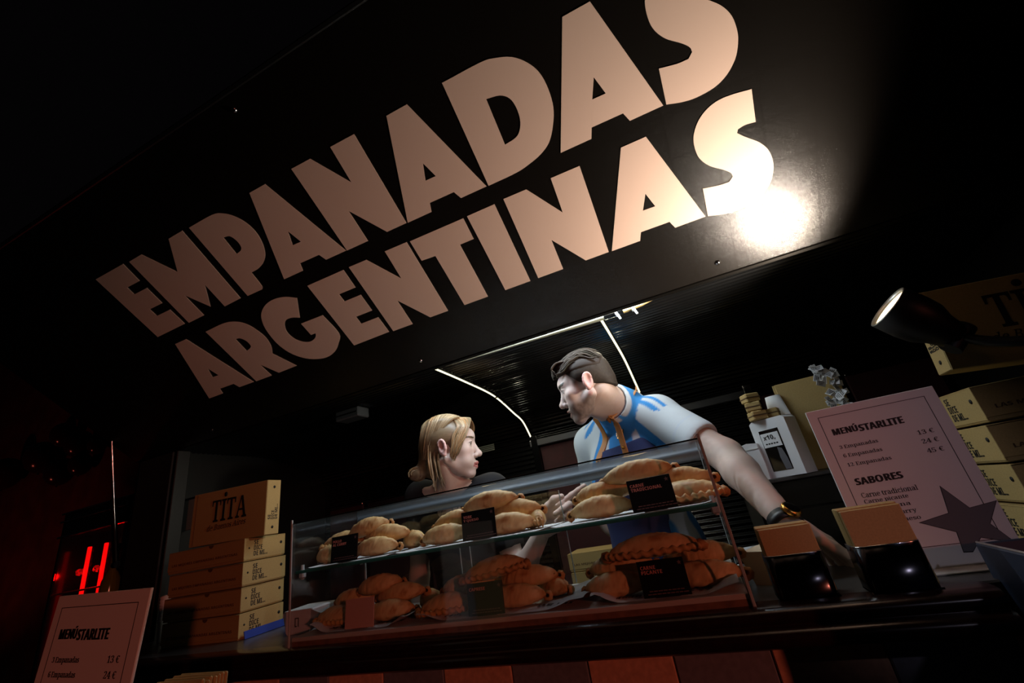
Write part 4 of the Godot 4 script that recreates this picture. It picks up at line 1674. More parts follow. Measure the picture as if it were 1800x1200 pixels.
func make_empanadas() -> void:
	var kinds: Array = []
	for i in 4:
		kinds.append(make_empanada(20 + i * 7))
	# x, y, z (eye level), yaw, roll in degrees, length factor, where it lies in its pile
	var piles := {
		"of the pile behind the pollo al curry card": [
			[-0.915, -0.029, -1.085, 4, 0, 0.95, "empanada at the bottom right front"],
			[-1.085, -0.029, -1.09, -6, 0, 0.95, "empanada at the bottom left"],
			[-0.84, -0.029, -1.165, -38, 0, 0.9, "empanada poking out behind at the right"],
			[-1.075, 0.004, -1.14, 8, 2, 0.9, "empanada at the middle left"],
			[-0.905, 0.001, -1.125, 8, -3, 1.0, "empanada at the middle right"],
			[-0.965, 0.028, -1.115, 10, 8, 0.9, "tilted topmost empanada"]],
		"of the pile behind the york y queso card": [
			[-0.675, -0.029, -1.085, 4, 0, 1.0, "empanada at the bottom left"],
			[-0.485, -0.029, -1.08, 5, 0, 1.0, "empanada at the bottom right front"],
			[-0.435, -0.029, -1.155, -42, 0, 0.9, "empanada poking out behind at the right"],
			[-0.655, 0.003, -1.125, 8, 3, 1.0, "empanada at the middle left"],
			[-0.48, 0.002, -1.13, -4, -2, 1.0, "empanada at the middle right"],
			[-0.545, 0.034, -1.115, 3, 2, 1.1, "topmost empanada"]],
		"of the pile behind the carne tradicional card": [
			[-0.235, -0.029, -1.085, 3, 0, 1.02, "empanada at the bottom left"],
			[-0.035, -0.029, -1.085, -5, 0, 1.02, "empanada at the bottom right"],
			[-0.225, 0.004, -1.125, 4, 0, 1.0, "empanada at the middle left"],
			[-0.045, 0.003, -1.13, -3, -2, 1.0, "empanada at the middle right"],
			[-0.135, 0.036, -1.11, 2, 2, 1.12, "topmost empanada"]],
		"of the pile behind the blank glare-pink card": [
			[-0.87, -0.192, -1.08, 6, 0, 0.95, "empanada at the bottom right front"],
			[-1.055, -0.192, -1.09, -5, 0, 0.95, "empanada at the bottom left"],
			[-0.80, -0.192, -1.17, -40, 0, 0.9, "empanada poking out behind at the right"],
			[-1.04, -0.160, -1.13, 6, 0, 0.9, "empanada at the middle left"],
			[-0.865, -0.160, -1.12, 7, 2, 1.0, "empanada at the middle right"],
			[-0.93, -0.130, -1.11, 6, 4, 0.95, "topmost empanada"]],
		"of the pile behind the caprese card": [
			[-0.675, -0.192, -1.075, 6, 0, 1.0, "empanada at the bottom left"],
			[-0.49, -0.192, -1.075, 2, 0, 1.0, "empanada at the bottom right front"],
			[-0.425, -0.192, -1.16, -45, 0, 0.9, "empanada poking out behind at the right"],
			[-0.645, -0.160, -1.12, 6, 2, 1.0, "empanada at the middle left"],
			[-0.47, -0.160, -1.12, 3, 0, 1.05, "empanada at the middle right"],
			[-0.545, -0.128, -1.105, 5, 6, 1.15, "topmost empanada"]],
		"of the pile behind the carne picante card": [
			[-0.235, -0.192, -1.075, 3, 0, 1.0, "empanada at the bottom left"],
			[-0.05, -0.192, -1.08, -3, 0, 1.05, "empanada at the bottom right"],
			[-0.225, -0.160, -1.11, 4, 0, 1.0, "empanada at the middle left"],
			[-0.045, -0.160, -1.125, -3, 0, 1.0, "empanada at the middle right"],
			[-0.14, -0.128, -1.10, 2, 0, 1.3, "broad topmost empanada"]],
	}
	var i := 0
	var made := {}
	for place in piles:
		for q in piles[place]:
			var kind := i % 4
			var label := "%s %s" % [q[6], place]
			var where := at(q[0], q[1], q[2])
			var o: Node3D
			if made.has(kind):
				o = copy(made[kind], where, label)
			else:
				o = thing("empanada", label, "empanada", where, "empanadas in the display case")
				part("crust", kinds[kind][0], M.crust, o)
				part("crimped_edge", kinds[kind][1], M.crust, o)
				made[kind] = o
			var flip := 180.0 if i % 5 == 3 else 0.0
			o.basis = Basis(Vector3.UP, deg_to_rad(float(q[3]) + flip)) * Basis(Vector3.BACK, deg_to_rad(float(q[4]) * (-1.0 if flip > 0.0 else 1.0))) * Basis.from_scale(v3(q[5], 1.0, 1.0))
			i += 1


# ---------------------------------------------------------------- cards in the case
func make_cards() -> void:
	var cards := [
		[-0.970, -0.0485, ["POLLO", "AL CURRY"], "black flavour card reading POLLO AL CURRY at the left of the upper tier"],
		[-0.5365, -0.0485, ["YORK", "Y QUESO"], "black flavour card reading YORK Y QUESO in the middle of the upper tier"],
		[-0.1035, -0.0485, ["CARNE", "TRADICIONAL"], "black flavour card reading CARNE TRADICIONAL on the upper tier"],
		[-0.5435, -0.2115, ["CAPRESE"], "black flavour card reading CAPRESE on the lower tier"],
		[-0.126, -0.2115, ["CARNE", "PICANTE"], "black flavour card reading CARNE PICANTE on the lower tier"],
		[-0.922, -0.2115, [], "blank unlettered card, pinkish with painted red glare, on the lower tier"],
	]
	for i in cards.size():
		var q: Array = cards[i]
		var o := thing("flavour_card", q[3], "card", at(q[0], q[1] + 0.0025, -1.022), "flavour cards in the display case")
		var lean := Basis(Vector3.RIGHT, -0.10)
		var blank: bool = q[2].is_empty()
		var st := begin()
		box(st, v3(0.096, 0.068, 0.002), Transform3D(lean, lean * v3(0, 0.034, 0)), 0.0004)
		part("card", st, M.pink_glare_card if blank else M.card, o)
		st = begin()
		box(st, v3(0.05, 0.0015, 0.03), Transform3D(Basis(), v3(0, -0.0005, -0.016)), 0.0003)
		part("foot", st, M.black, o)
		if blank:
			continue
		var face := Transform3D(lean, lean * v3(0, 0, 0.0011))
		var n: int = q[2].size()
		for k in n:
			var t: String = q[2][k]
			words(o, t, minf(0.0062 * t.length(), 0.075), 0.0068, M.card_text, face * Transform3D(Basis(), v3(-0.042, 0.0515 - 0.0088 * k, 0)), bold_font)
		# two lines of print too small to read
		st = begin()
		for row in [[-0.034, 0.036, 0.0115], [-0.038, 0.040, 0.0062]]:
			var px: float = row[0]
			var r := RandomNumberGenerator.new()
			r.seed = 30 + i
			while px < row[1]:
				var wd := r.randf_range(0.004, 0.010)
				box(st, v3(wd, 0.0018, 0.0003), face * Transform3D(Basis(), v3(px + wd / 2, row[2], 0.0002)), 0.0)
				px += wd + 0.0016
		part("small_print", st, M.card_fine, o)
		st = begin()
		plate(st, star(0.005, 0.0022, 5), 0.0004, face * Transform3D(Basis(), v3(0.039, 0.0585, 0)))
		part("star_mark", st, M.card_fine, o)


func star(r: float, r2: float, n: int, turn := 0.0) -> PackedVector2Array:
	var p := PackedVector2Array()
	for i in n * 2:
		var t := PI / 2 + turn + PI * i / n
		var q := r if i % 2 == 0 else r2
		p.append(v2(cos(t) * q, sin(t) * q))
	return p


# ---------------------------------------------------------------- takeaway boxes
# origin: middle of the bottom. The long printed front faces +z; «side» is the end that carries the slogan (+1 right, -1 left)
func make_box(o: Node3D, side: float, w := 0.40, h := 0.076, d := 0.172) -> void:
	var st := begin()
	span(st, v3(-w / 2 + 0.002, 0.0, -d / 2 + 0.002), v3(w / 2 - 0.002, h * 0.80, d / 2 - 0.002), 0.002)
	part("tray", st, M.kraft, o)
	st = begin()
	span(st, v3(-w / 2, h - 0.0045, -d / 2), v3(w / 2, h, d / 2), 0.0015)
	span(st, v3(-w / 2, h * 0.12, d / 2 - 0.003), v3(w / 2, h, d / 2), 0.001)
	span(st, v3(side * w / 2, h * 0.05, -d / 2 + 0.001), v3(side * (w / 2 - 0.003), h, d / 2 - 0.001), 0.001)
	part("lid", st, M.kraft, o)
	st = begin()
	var tab := PackedVector2Array()
	for i in 9:
		var t := PI + PI * i / 8
		tab.append(v2(cos(t) * 0.013, sin(t) * 0.011))
	plate(st, tab, 0.0006, Transform3D(Basis(), v3(0.03 * side, h - 0.001, d / 2)))
	part("thumb_notch", st, M.kraft_dark, o)
	words(o, "LAS MEJORES EMPANADAS ARGENTINAS", w * 0.86, 0.0105, M.kraft_dark, Transform3D(Basis(), v3(-w * 0.44, h * 0.30, d / 2)), bold_font)
	var b := Basis(Vector3.UP, side * PI / 2)
	var x := side * w / 2
	var lines := ["SE", "DICE", "DE MI..."]
	var left := -0.048 if side > 0 else -0.03
	for k in 3:
		words(o, lines[k], [0.017, 0.034, 0.056][k], 0.0155, M.ink, Transform3D(b, v3(x, h * 0.70 - 0.0185 * k, 0)) * Transform3D(Basis(), v3(left, -0.002, 0)), bold_font, "slogan")
	for q in [[-0.067, 0.55, 0.0032], [0.066, 0.62, 0.0052]]:
		st = begin()
		lathe(st, [v2(0, 0.0006), v2(q[2], 0.0006), v2(q[2], 0.0)], 12, Transform3D(b, v3(x, 0, 0)) * Transform3D(Basis(Vector3.RIGHT, PI / 2), v3(q[0], h * q[1], 0)))
		part("vent_hole", st, M.ink, o)


func make_logo_box(o: Node3D, side: float) -> void:
	# stands on its long edge: width, height, thickness; the lid with the logo faces +z
	var w := 0.372
	var h := 0.19
	var d := 0.062
	var st := begin()
	span(st, v3(-w / 2 + 0.001, 0, -d), v3(w / 2 - 0.001, h - 0.001, -0.004), 0.002)
	part("tray", st, M.kraft, o)
	st = begin()
	span(st, v3(-w / 2, 0.0, -0.005), v3(w / 2, h, 0.0), 0.0015)
	span(st, v3(side * (w / 2 - 0.003), 0.001, -d + 0.002), v3(side * (w / 2 + 0.0005), h, -0.001), 0.001)
	part("lid", st, M.kraft, o)
	st = begin()
	span(st, v3(-side * (w / 2 - 0.018), 0.004, -0.0005), v3(-side * (w / 2 - 0.020), h - 0.004, 0.0004), 0.0)
	part("fold_line", st, M.kraft_dark, o)
	words(o, "TITA", 0.176, 0.078, M.ink, Transform3D(Basis(), v3(-0.083, 0.076, 0)), serif_font, "logo")
	st = begin()
	lathe(st, [v2(0, 0.0006), v2(0.0085, 0.0006), v2(0.0085, 0)], 16, Transform3D(Basis(Vector3.RIGHT, PI / 2), v3(-0.018, 0.17, 0)))
	part("logo_dot", st, M.ink, o)
	words(o, "de Buenos Aires", 0.19, 0.021, M.ink, Transform3D(Basis(v3(1, 0.03, 0), v3(0.25, 1, 0), Vector3.BACK), v3(-0.10, 0.046, 0)), serif_plain, "logo_script")
	var b := Basis(Vector3.UP, side * PI / 2)
	var x := side * w / 2 + side * 0.0008
	var lines := ["SE", "DICE", "DE MI..."]
	for k in 3:
		words(o, lines[k], [0.016, 0.030, 0.052][k], 0.0115, M.ink, Transform3D(b, v3(x, 0.058, -d / 2)) * Transform3D(Basis(Vector3.BACK, PI / 2), v3(-0.010 + 0.0145 * k, -0.006, 0)), bold_font, "slogan")
	for y in [0.165, 0.025]:
		st = begin()
		lathe(st, [v2(0, 0.0006), v2(0.005, 0.0006), v2(0.005, 0)], 12, Transform3D(b, v3(x, y, -d / 2)) * Transform3D(Basis(Vector3.RIGHT, PI / 2), Vector3.ZERO))
		part("vent_hole", st, M.ink, o)


func make_boxes() -> void:
	var names := ["lowest", "second from the bottom", "third from the bottom", "uppermost lying one"]
	var first := thing("takeaway_box", "flat brown takeaway box, lowest of the stack left of the display case", "takeaway box", at(-1.732, COUNTER, -1.225), "takeaway boxes stacked on the counter")
	make_box(first, 1.0)
	for k in range(1, 4):
		var c := copy(first, at(-1.732 + [0, -0.004, 0.004, -0.006][k], COUNTER + 0.0785 * k, -1.226), "flat brown takeaway box, %s of the stack left of the display case" % names[k])
		c.rotation.y = [0.0, 0.012, -0.01, 0.02][k]
	var t := thing("takeaway_box", "brown box lettered TITA standing on its edge on top of the left box stack", "takeaway box", at(-1.648, COUNTER + 0.314, -1.150), "takeaway boxes stacked on the counter")
	make_logo_box(t, 1.0)
	t.rotation = v3(0, 0.06, -0.022)
	var right := thing("takeaway_box", "flat brown takeaway box, highest lying one of the stack behind the right menu", "takeaway box", at(0.785, COUNTER + 0.0785 * 3 + 0.006, -1.288), "takeaway boxes stacked on the counter")
	make_box(right, -1.0)
	var rn := ["lowest", "second from the bottom", "third from the bottom"]
	for k in 3:
		var c := copy(right, at(0.775 + 0.005 * (k % 2), COUNTER + 0.0805 * k, -1.288), "flat brown takeaway box, %s of the stack behind the right menu" % rn[k])
		c.rotation.y = [0.01, -0.012, 0.008][k]
	t = thing("takeaway_box", "brown box lettered TITA standing on the right box stack behind the spotlight", "takeaway box", at(0.765, COUNTER + 0.325, -1.205), "takeaway boxes stacked on the counter")
	make_logo_box(t, -1.0)
	t.rotation = v3(-0.02, -0.02, -0.10)
	t.position.y += 0.018
	# three more inside, on the rear bench
	for k in 3:
		var c := copy(first, at(-0.46, -0.455 + 0.0785 * k, -2.19), "flat brown takeaway box inside the stall, %s of the three seen through the case" % ["lowest", "middle one", "top one"][k], "takeaway boxes on the rear bench")
		c.rotation.y = [0.0, 0.02, -0.015][k]


# ---------------------------------------------------------------- menus
func make_menu(o: Node3D) -> void:
	# lower left corner of the sheet at the origin
	var w := 0.237
	var h := 0.331
	var st := begin()
	span(st, v3(0, 0, -0.004), v3(w, h, 0), 0.0008)
	part("sheet", st, M.paper, o)
	for q in [[0.019, 0.041, 0.019, 0.314], [0.215, 0.041, 0.215, 0.314], [0.019, 0.041, 0.215, 0.041], [0.019, 0.314, 0.215, 0.314]]:
		st = begin()
		span(st, v3(q[0] - 0.0005, q[1] - 0.0005, 0), v3(q[2] + 0.0005, q[3] + 0.0005, 0.0004), 0.0)
		part("frame_line", st, M.ink, o)
	for e in [-0.0006, 0.0, 0.0006]:        # struck three times: a very heavy face
		words(o, "MENÚ", 0.046, 0.0165, M.ink, Transform3D(Basis(), v3(0.034 + e, 0.272, 0)), bold_font)
		words(o, "STARLITE", 0.079, 0.0140, M.ink, Transform3D(Basis(), v3(0.083 + e, 0.270, 0)), bold_font)
		words(o, "SABORES", 0.082, 0.0135, M.ink, Transform3D(Basis(), v3(0.034 + e, 0.167, 0)), bold_font)
	var rows := [["3 Empanadas", "13 €", 0.242, 0.070], ["6 Empanadas", "24 €", 0.224, 0.070], ["12 Empanadas", "45 €", 0.205, 0.078]]
	for r in rows:
		words(o, r[0], r[3], 0.0098, M.ink, Transform3D(Basis(), v3(0.034, r[2] - 0.002, 0)), serif_plain)
		words(o, r[1], 0.027, 0.0085, M.ink, Transform3D(Basis(), v3(0.174, r[2], 0)), serif_plain)
	var flavours := ["Carne tradicional", "Carne picante", "Berenjena", "Pollo al curry", "York y queso"]
	for k in flavours.size():
		words(o, flavours[k], [0.096, 0.075, 0.073, 0.077, 0.078][k], 0.0098, M.ink, Transform3D(Basis(), v3(0.034, 0.142 - 0.0135 * k, 0)), serif_plain)
	st = begin()
	var s: PackedVector2Array = [v2(0.165, 0.143), v2(0.192, 0.098), v2(0.236, 0.104), v2(0.209, 0.067), v2(0.230, 0.031), v2(0.185, 0.046), v2(0.163, 0.024), v2(0.149, 0.025), v2(0.154, 0.060), v2(0.105, 0.084), v2(0.157, 0.094)]
	plate(st, s, 0.0006)
	part("star_outline", st, M.ink, o)
	st = begin()
	var c := v2(0.176, 0.074)
	var inner := PackedVector2Array()
	for q in s:
		inner.append(q.lerp(c, 0.035))
	plate(st, inner, 0.0009)
	part("star", st, M.paper_grey, o)
	st = begin()
	span(st, v3(0.0, 0.0, 0.0), v3(w, 0.0035, 0.045), 0.001)
	span(st, v3(0.0, 0.0, -0.05), v3(w, 0.003, -0.004), 0.001)
	part("foot", st, M.tray, o)


func make_menus() -> void:
	var o := thing("menu_board", "large pinkish-lit menu sheet on the counter, right of the napkin holders", "menu", at(0.263, COUNTER, -1.135))
	make_menu(o)
	var c := copy(o, at(-1.0, -0.33, -0.43), "dim orange-lit menu sheet at the lower left, before the box stack")
	c.basis = Basis(Vector3.BACK, -0.045) * Basis(Vector3.RIGHT, -0.06)
	c.position = at(-1.002, -0.001, -0.43) - c.basis * v3(0, 0.331, 0)
	# the high table that carries it, and a packet of napkins
	var t := thing("high_table", "small black high table below the left menu", "table", at(-0.86, -0.335, -0.5))
	var st := begin()
	span(st, v3(-0.20, -0.03, -0.16), v3(0.30, 0.0, 0.15), 0.006)
	part("table_top", st, M.black, t)
	st = begin()
	lathe(st, [v2(0.03, -0.03), v2(0.03, -1.03), v2(0.2, -1.04), v2(0.2, -1.055)], 24)
	part("pedestal", st, M.black, t)


# ---------------------------------------------------------------- small things on the counter
func napkin_holder(where: Vector3, label: String, count: int) -> void:
	var o := thing("napkin_holder", label + "", "napkin holder", where, "napkin holders on the counter")
	var w := 0.050
	var d := 0.030
	var h := 0.074
	# rounded front wall, sides and back as one bent sheet
	var outline: Array = []
	for q in [[-w, -d], [-w, d - 0.014], [-w + 0.004, d - 0.005], [-w + 0.014, d], [w - 0.014, d], [w - 0.004, d - 0.005], [w, d - 0.014], [w, -d]]:
		outline.append(q)
	var st := begin()
	st.set_smooth_group(0)
	for i in outline.size() - 1:
		var a := v3(outline[i][0], 0, outline[i][1])
		var b := v3(outline[i + 1][0], 0, outline[i + 1][1])
		var out := (a + b) / 2
		quad(st, a, b, b + v3(0, h, 0), a + v3(0, h, 0), out)
		quad(st, a * 0.96, b * 0.96, b * 0.96 + v3(0, h, 0), a * 0.96 + v3(0, h, 0), -out)
		quad(st, a + v3(0, h, 0), b + v3(0, h, 0), b * 0.96 + v3(0, h, 0), a * 0.96 + v3(0, h, 0), Vector3.UP)
	part("shell", st, M.smoked_chrome, o)
	st = begin()
	var rim: Array = []
	for q in outline:
		rim.append(v3(q[0] * 0.98, h, q[1] * 0.98))
	tube(st, rim, 0.0013, 6)
	part("rolled_rim", st, M.chrome, o)
	st = begin()
	span(st, v3(-w, 0, -d), v3(w, 0.003, d), 0.0)
	part("base_plate", st, M.smoked_chrome, o)


func make_napkins(where: Vector3, label: String, count: int, w: float, h: float, lean: float) -> void:
	var o := thing("napkin_stack", label, "napkins", where)
	for k in count:
		var st := begin()
		var z := 0.016 - 0.036 * k / maxf(1, count - 1)
		var bb := Basis(Vector3.RIGHT, -lean - 0.004 * k) * Basis(Vector3.BACK, 0.012 * sin(k * 2.3))
		box(st, v3(w, h, 0.0046), Transform3D(bb, v3(0.001 * cos(k * 3.0), h / 2 + 0.0035 + 0.0035 * absf(sin(k * 1.7)), z)), 0.0018)
		part("napkin", st, M.kraft, o)


func make_counter_things() -> void:
	napkin_holder(at(0.122, COUNTER, -1.048), "dark metal napkin holder next to the display case, half hiding a wristwatch", 6)
	make_napkins(at(0.122, COUNTER + 0.003, -1.048), "brown napkins in the holder next to the display case", 6, 0.094, 0.115, 0.10)
	napkin_holder(at(0.268, COUNTER, -1.034), "dark metal napkin holder in front of the right menu sheet", 8)
	make_napkins(at(0.268, COUNTER + 0.003, -1.034), "taller brown napkins in the holder in front of the right menu", 8, 0.096, 0.128, 0.10)
	make_napkins(at(-0.775, -0.335, -0.50), "loose brown napkins standing at the bottom edge beside the left menu", 8, 0.105, 0.185, 0.02)
	# white cartons either side of the case
	for s in [[-1.285, -1.19, 0.3, "white open takeaway carton between the box stack and the display case"], [0.118, -1.21, 2.6, "white takeaway carton between the display case and the first napkin holder"]]:
		var o := thing("takeaway_carton", s[3], "carton", at(s[0], COUNTER, s[1]), "white cartons on the counter")
		var st := begin()
		var prof: PackedVector2Array = [v2(-0.045, 0.006), v2(-0.04, 0.0), v2(0.04, 0.0), v2(0.058, 0.062), v2(0.052, 0.066), v2(-0.052, 0.066), v2(-0.058, 0.058)]
		plate(st, prof, 0.11, Transform3D(Basis(), v3(0, 0, -0.07)))
		part("carton", st, M.cream if s[0] > 0 else M.white, o)
		st = begin()
		var flap: PackedVector2Array = [v2(0.0, 0.003), v2(0.11, 0.045), v2(0.105, 0.05), v2(0.0, 0.065)]
		plate(st, flap, 0.003, Transform3D(Basis(Vector3.UP, -0.5), v3(0.045, 0, 0.035)))
		part("open_flap", st, M.white, o)
		st = begin()
		for q in [[-0.012, 0.02, -0.009, 0.045], [0.0, 0.02, 0.003, 0.045], [-0.012, 0.042, 0.003, 0.045], [-0.012, 0.02, -0.004, 0.023]]:
			span(st, v3(q[0], q[1], 0.040), v3(q[2], q[3], 0.0406), 0.0)
		part("printed_mark", st, M.ink, o)
		o.rotation.y = s[2] if s[0] > 0 else 0.12
	# blue pen lying against the lowest box of the left stack
	var pen := thing("blue_folder", "thin blue plastic folder leaning along the foot of the left box stack", "folder", at(-1.515, COUNTER, -1.23))
	var st2 := begin()
	box(st2, v3(0.004, 0.024, 0.165), Transform3D(Basis(Vector3.BACK, 0.25), v3(0, 0.012, 0)), 0.001)
	part("folder", st2, paint(Color(0.20, 0.28, 0.62), 0.25), pen)
	# dark blue crate at the right end of the ledge
	var cr := thing("plastic_crate", "dark blue plastic crate at the lower right corner beyond the ledge", "crate", at(0.62, -0.46, -0.95))
	st2 = begin()
	span(st2, v3(-0.218, 0, -0.10), v3(-0.210, 0.278, 0.28), 0.002)
	span(st2, v3(0.21, 0, -0.10), v3(0.218, 0.278, 0.28), 0.002)
	span(st2, v3(-0.21, 0, -0.10), v3(0.21, 0.278, -0.092), 0.002)
	span(st2, v3(-0.21, 0, 0.272), v3(0.21, 0.278, 0.28), 0.002)
	span(st2, v3(-0.21, 0, -0.10), v3(0.21, 0.008, 0.28), 0.002)
	part("crate_walls", st2, paint(Color(0.13, 0.17, 0.24), 0.5), cr)
	st2 = begin()
	tube(st2, [v3(-0.214, 0.279, -0.10), v3(-0.214, 0.279, 0.28)], 0.0022, 8)
	part("rim", st2, M.alu, cr)
	st2 = begin()
	span(st2, v3(-0.25, -0.6, -0.06), v3(0.25, -0.02, 0.30), 0.004)
	span(st2, v3(-0.28, -0.02, -0.06), v3(0.28, 0.0, 0.32), 0.004)
	var stand := thing("side_stand", "black stand below the dark blue crate", "stand", at(0.62, -0.46, -0.95))
	part("cabinet", st2, M.black, stand)
	# clip-on spotlight in front of the hatch
	var lens := at(0.508, 0.286, -1.153)
	var ax := v3(-0.65, 0.735, 0.09).normalized()
	var lamp := thing("spotlight", "black clip-on spotlight on a bent arm shining up at the hatch lettering", "lamp", lens)
	var lb := Basis(ax.cross(v3(0, 0, 1)).normalized(), ax, Vector3.ZERO)
	lb.z = lb.x.cross(lb.y)
	var lx := Transform3D(lb, Vector3.ZERO)
	var st := begin()
	lathe(st, [v2(0.0455, -0.006), v2(0.049, 0.002), v2(0.051, 0.0), v2(0.0515, -0.045), v2(0.048, -0.075), v2(0.036, -0.10), v2(0.030, -0.125), v2(0.024, -0.135), v2(0, -0.137)], 36, lx)
	part("can", st, M.black, lamp)
	st = begin()
	lathe(st, [v2(0, -0.004), v2(0.03, -0.0045), v2(0.0455, -0.006)], 32, lx)
	part("lens", st, M.lens, lamp)
	st = begin()
	lathe(st, [v2(0.0452, -0.005), v2(0.0485, 0.0025), v2(0.0505, 0.0015), v2(0.051, -0.004)], 36, lx)
	part("bezel", st, M.alu, lamp)
	var knuckle := lb * v3(0, -0.125, 0)
	st = begin()
	tube(st, [knuckle + lb * v3(-0.03, -0.01, 0), knuckle + lb * v3(0.03, -0.01, 0)], 0.02, 14)
	part("knuckle", st, M.black, lamp)
	st = begin()
	tube(st, spline([knuckle, knuckle + v3(0.035, -0.035, 0.03), knuckle + v3(0.09, -0.058, 0.06), knuckle + v3(0.2, -0.075, 0.08), knuckle + v3(0.42, -0.06, 0.09)], 8), 0.0105, 12)
	part("arm", st, M.black, lamp)
	var post_at := knuckle + v3(0.42, -0.06, 0.09)
	st = begin()
	tube(st, [post_at + v3(0, 0.03, 0), v3(post_at.x, COUNTER - 0.286, post_at.z)], 0.014, 14)
	lathe(st, [v2(0.0, 0.016), v2(0.045, 0.014), v2(0.05, 0.001)], 20, Transform3D(Basis(), v3(post_at.x, COUNTER - 0.286, post_at.z)))
	part("post", st, M.black, lamp)
	var sp := SpotLight3D.new()
	sp.name = "spotlight_beam"
	sp.light_color = Color(1.0, 0.94, 0.86)
	sp.light_energy = 1.15
	sp.light_size = 0.030
	sp.spot_range = 12.0
	sp.spot_attenuation = 2.0
	sp.spot_angle = 66.0
	sp.spot_angle_attenuation = 0.6
	sp.shadow_enabled = true
	add_child(sp)
	sp.look_at_from_position(lens + ax * 0.034, lens + ax, Vector3.BACK)


# ---------------------------------------------------------------- inside the stall
func led_strip(called: String, label: String, ctrl: Array, m: Material, steps: int, energy: float, c: Color, normals: Array) -> void:
	var o := thing(called, label, "strip light", ctrl[0])
	var pts: Array = []
	for q in spline(ctrl, steps):
		pts.append(q - ctrl[0])
	var st := begin()
	tube(st, pts, 0.0048, 8, 0.7)
	part("diffuser", st, m, o)
	st = begin()
	var rail: Array = []
	for i in pts.size():
		rail.append(pts[i] + v3(0, 0.006, 0) if i < pts.size() * 0.7 else pts[i] + v3(0, 0.003, -0.006))
	tube(st, rail, 0.0085, 8, 0.5)
	part("channel", st, M.black, o)
	for i in ctrl.size() - 1:
		var a: Vector3 = ctrl[i]
		var b: Vector3 = ctrl[i + 1]
		var l := AreaLight3D.new()
		l.name = "strip_glow"
		l.area_size = v2(a.distance_to(b), 0.012)
		l.light_color = c
		l.light_energy = energy * a.distance_to(b)
		l.area_range = 6.0
		l.shadow_enabled = true
		add_child(l, true)
		var z: Vector3 = -(normals[i] as Vector3).normalized()
		var x := (b - a).normalized()
		var y := z.cross(x).normalized()
		l.transform = Transform3D(Basis(x, y, x.cross(y)), (a + b) / 2 - z * 0.011)


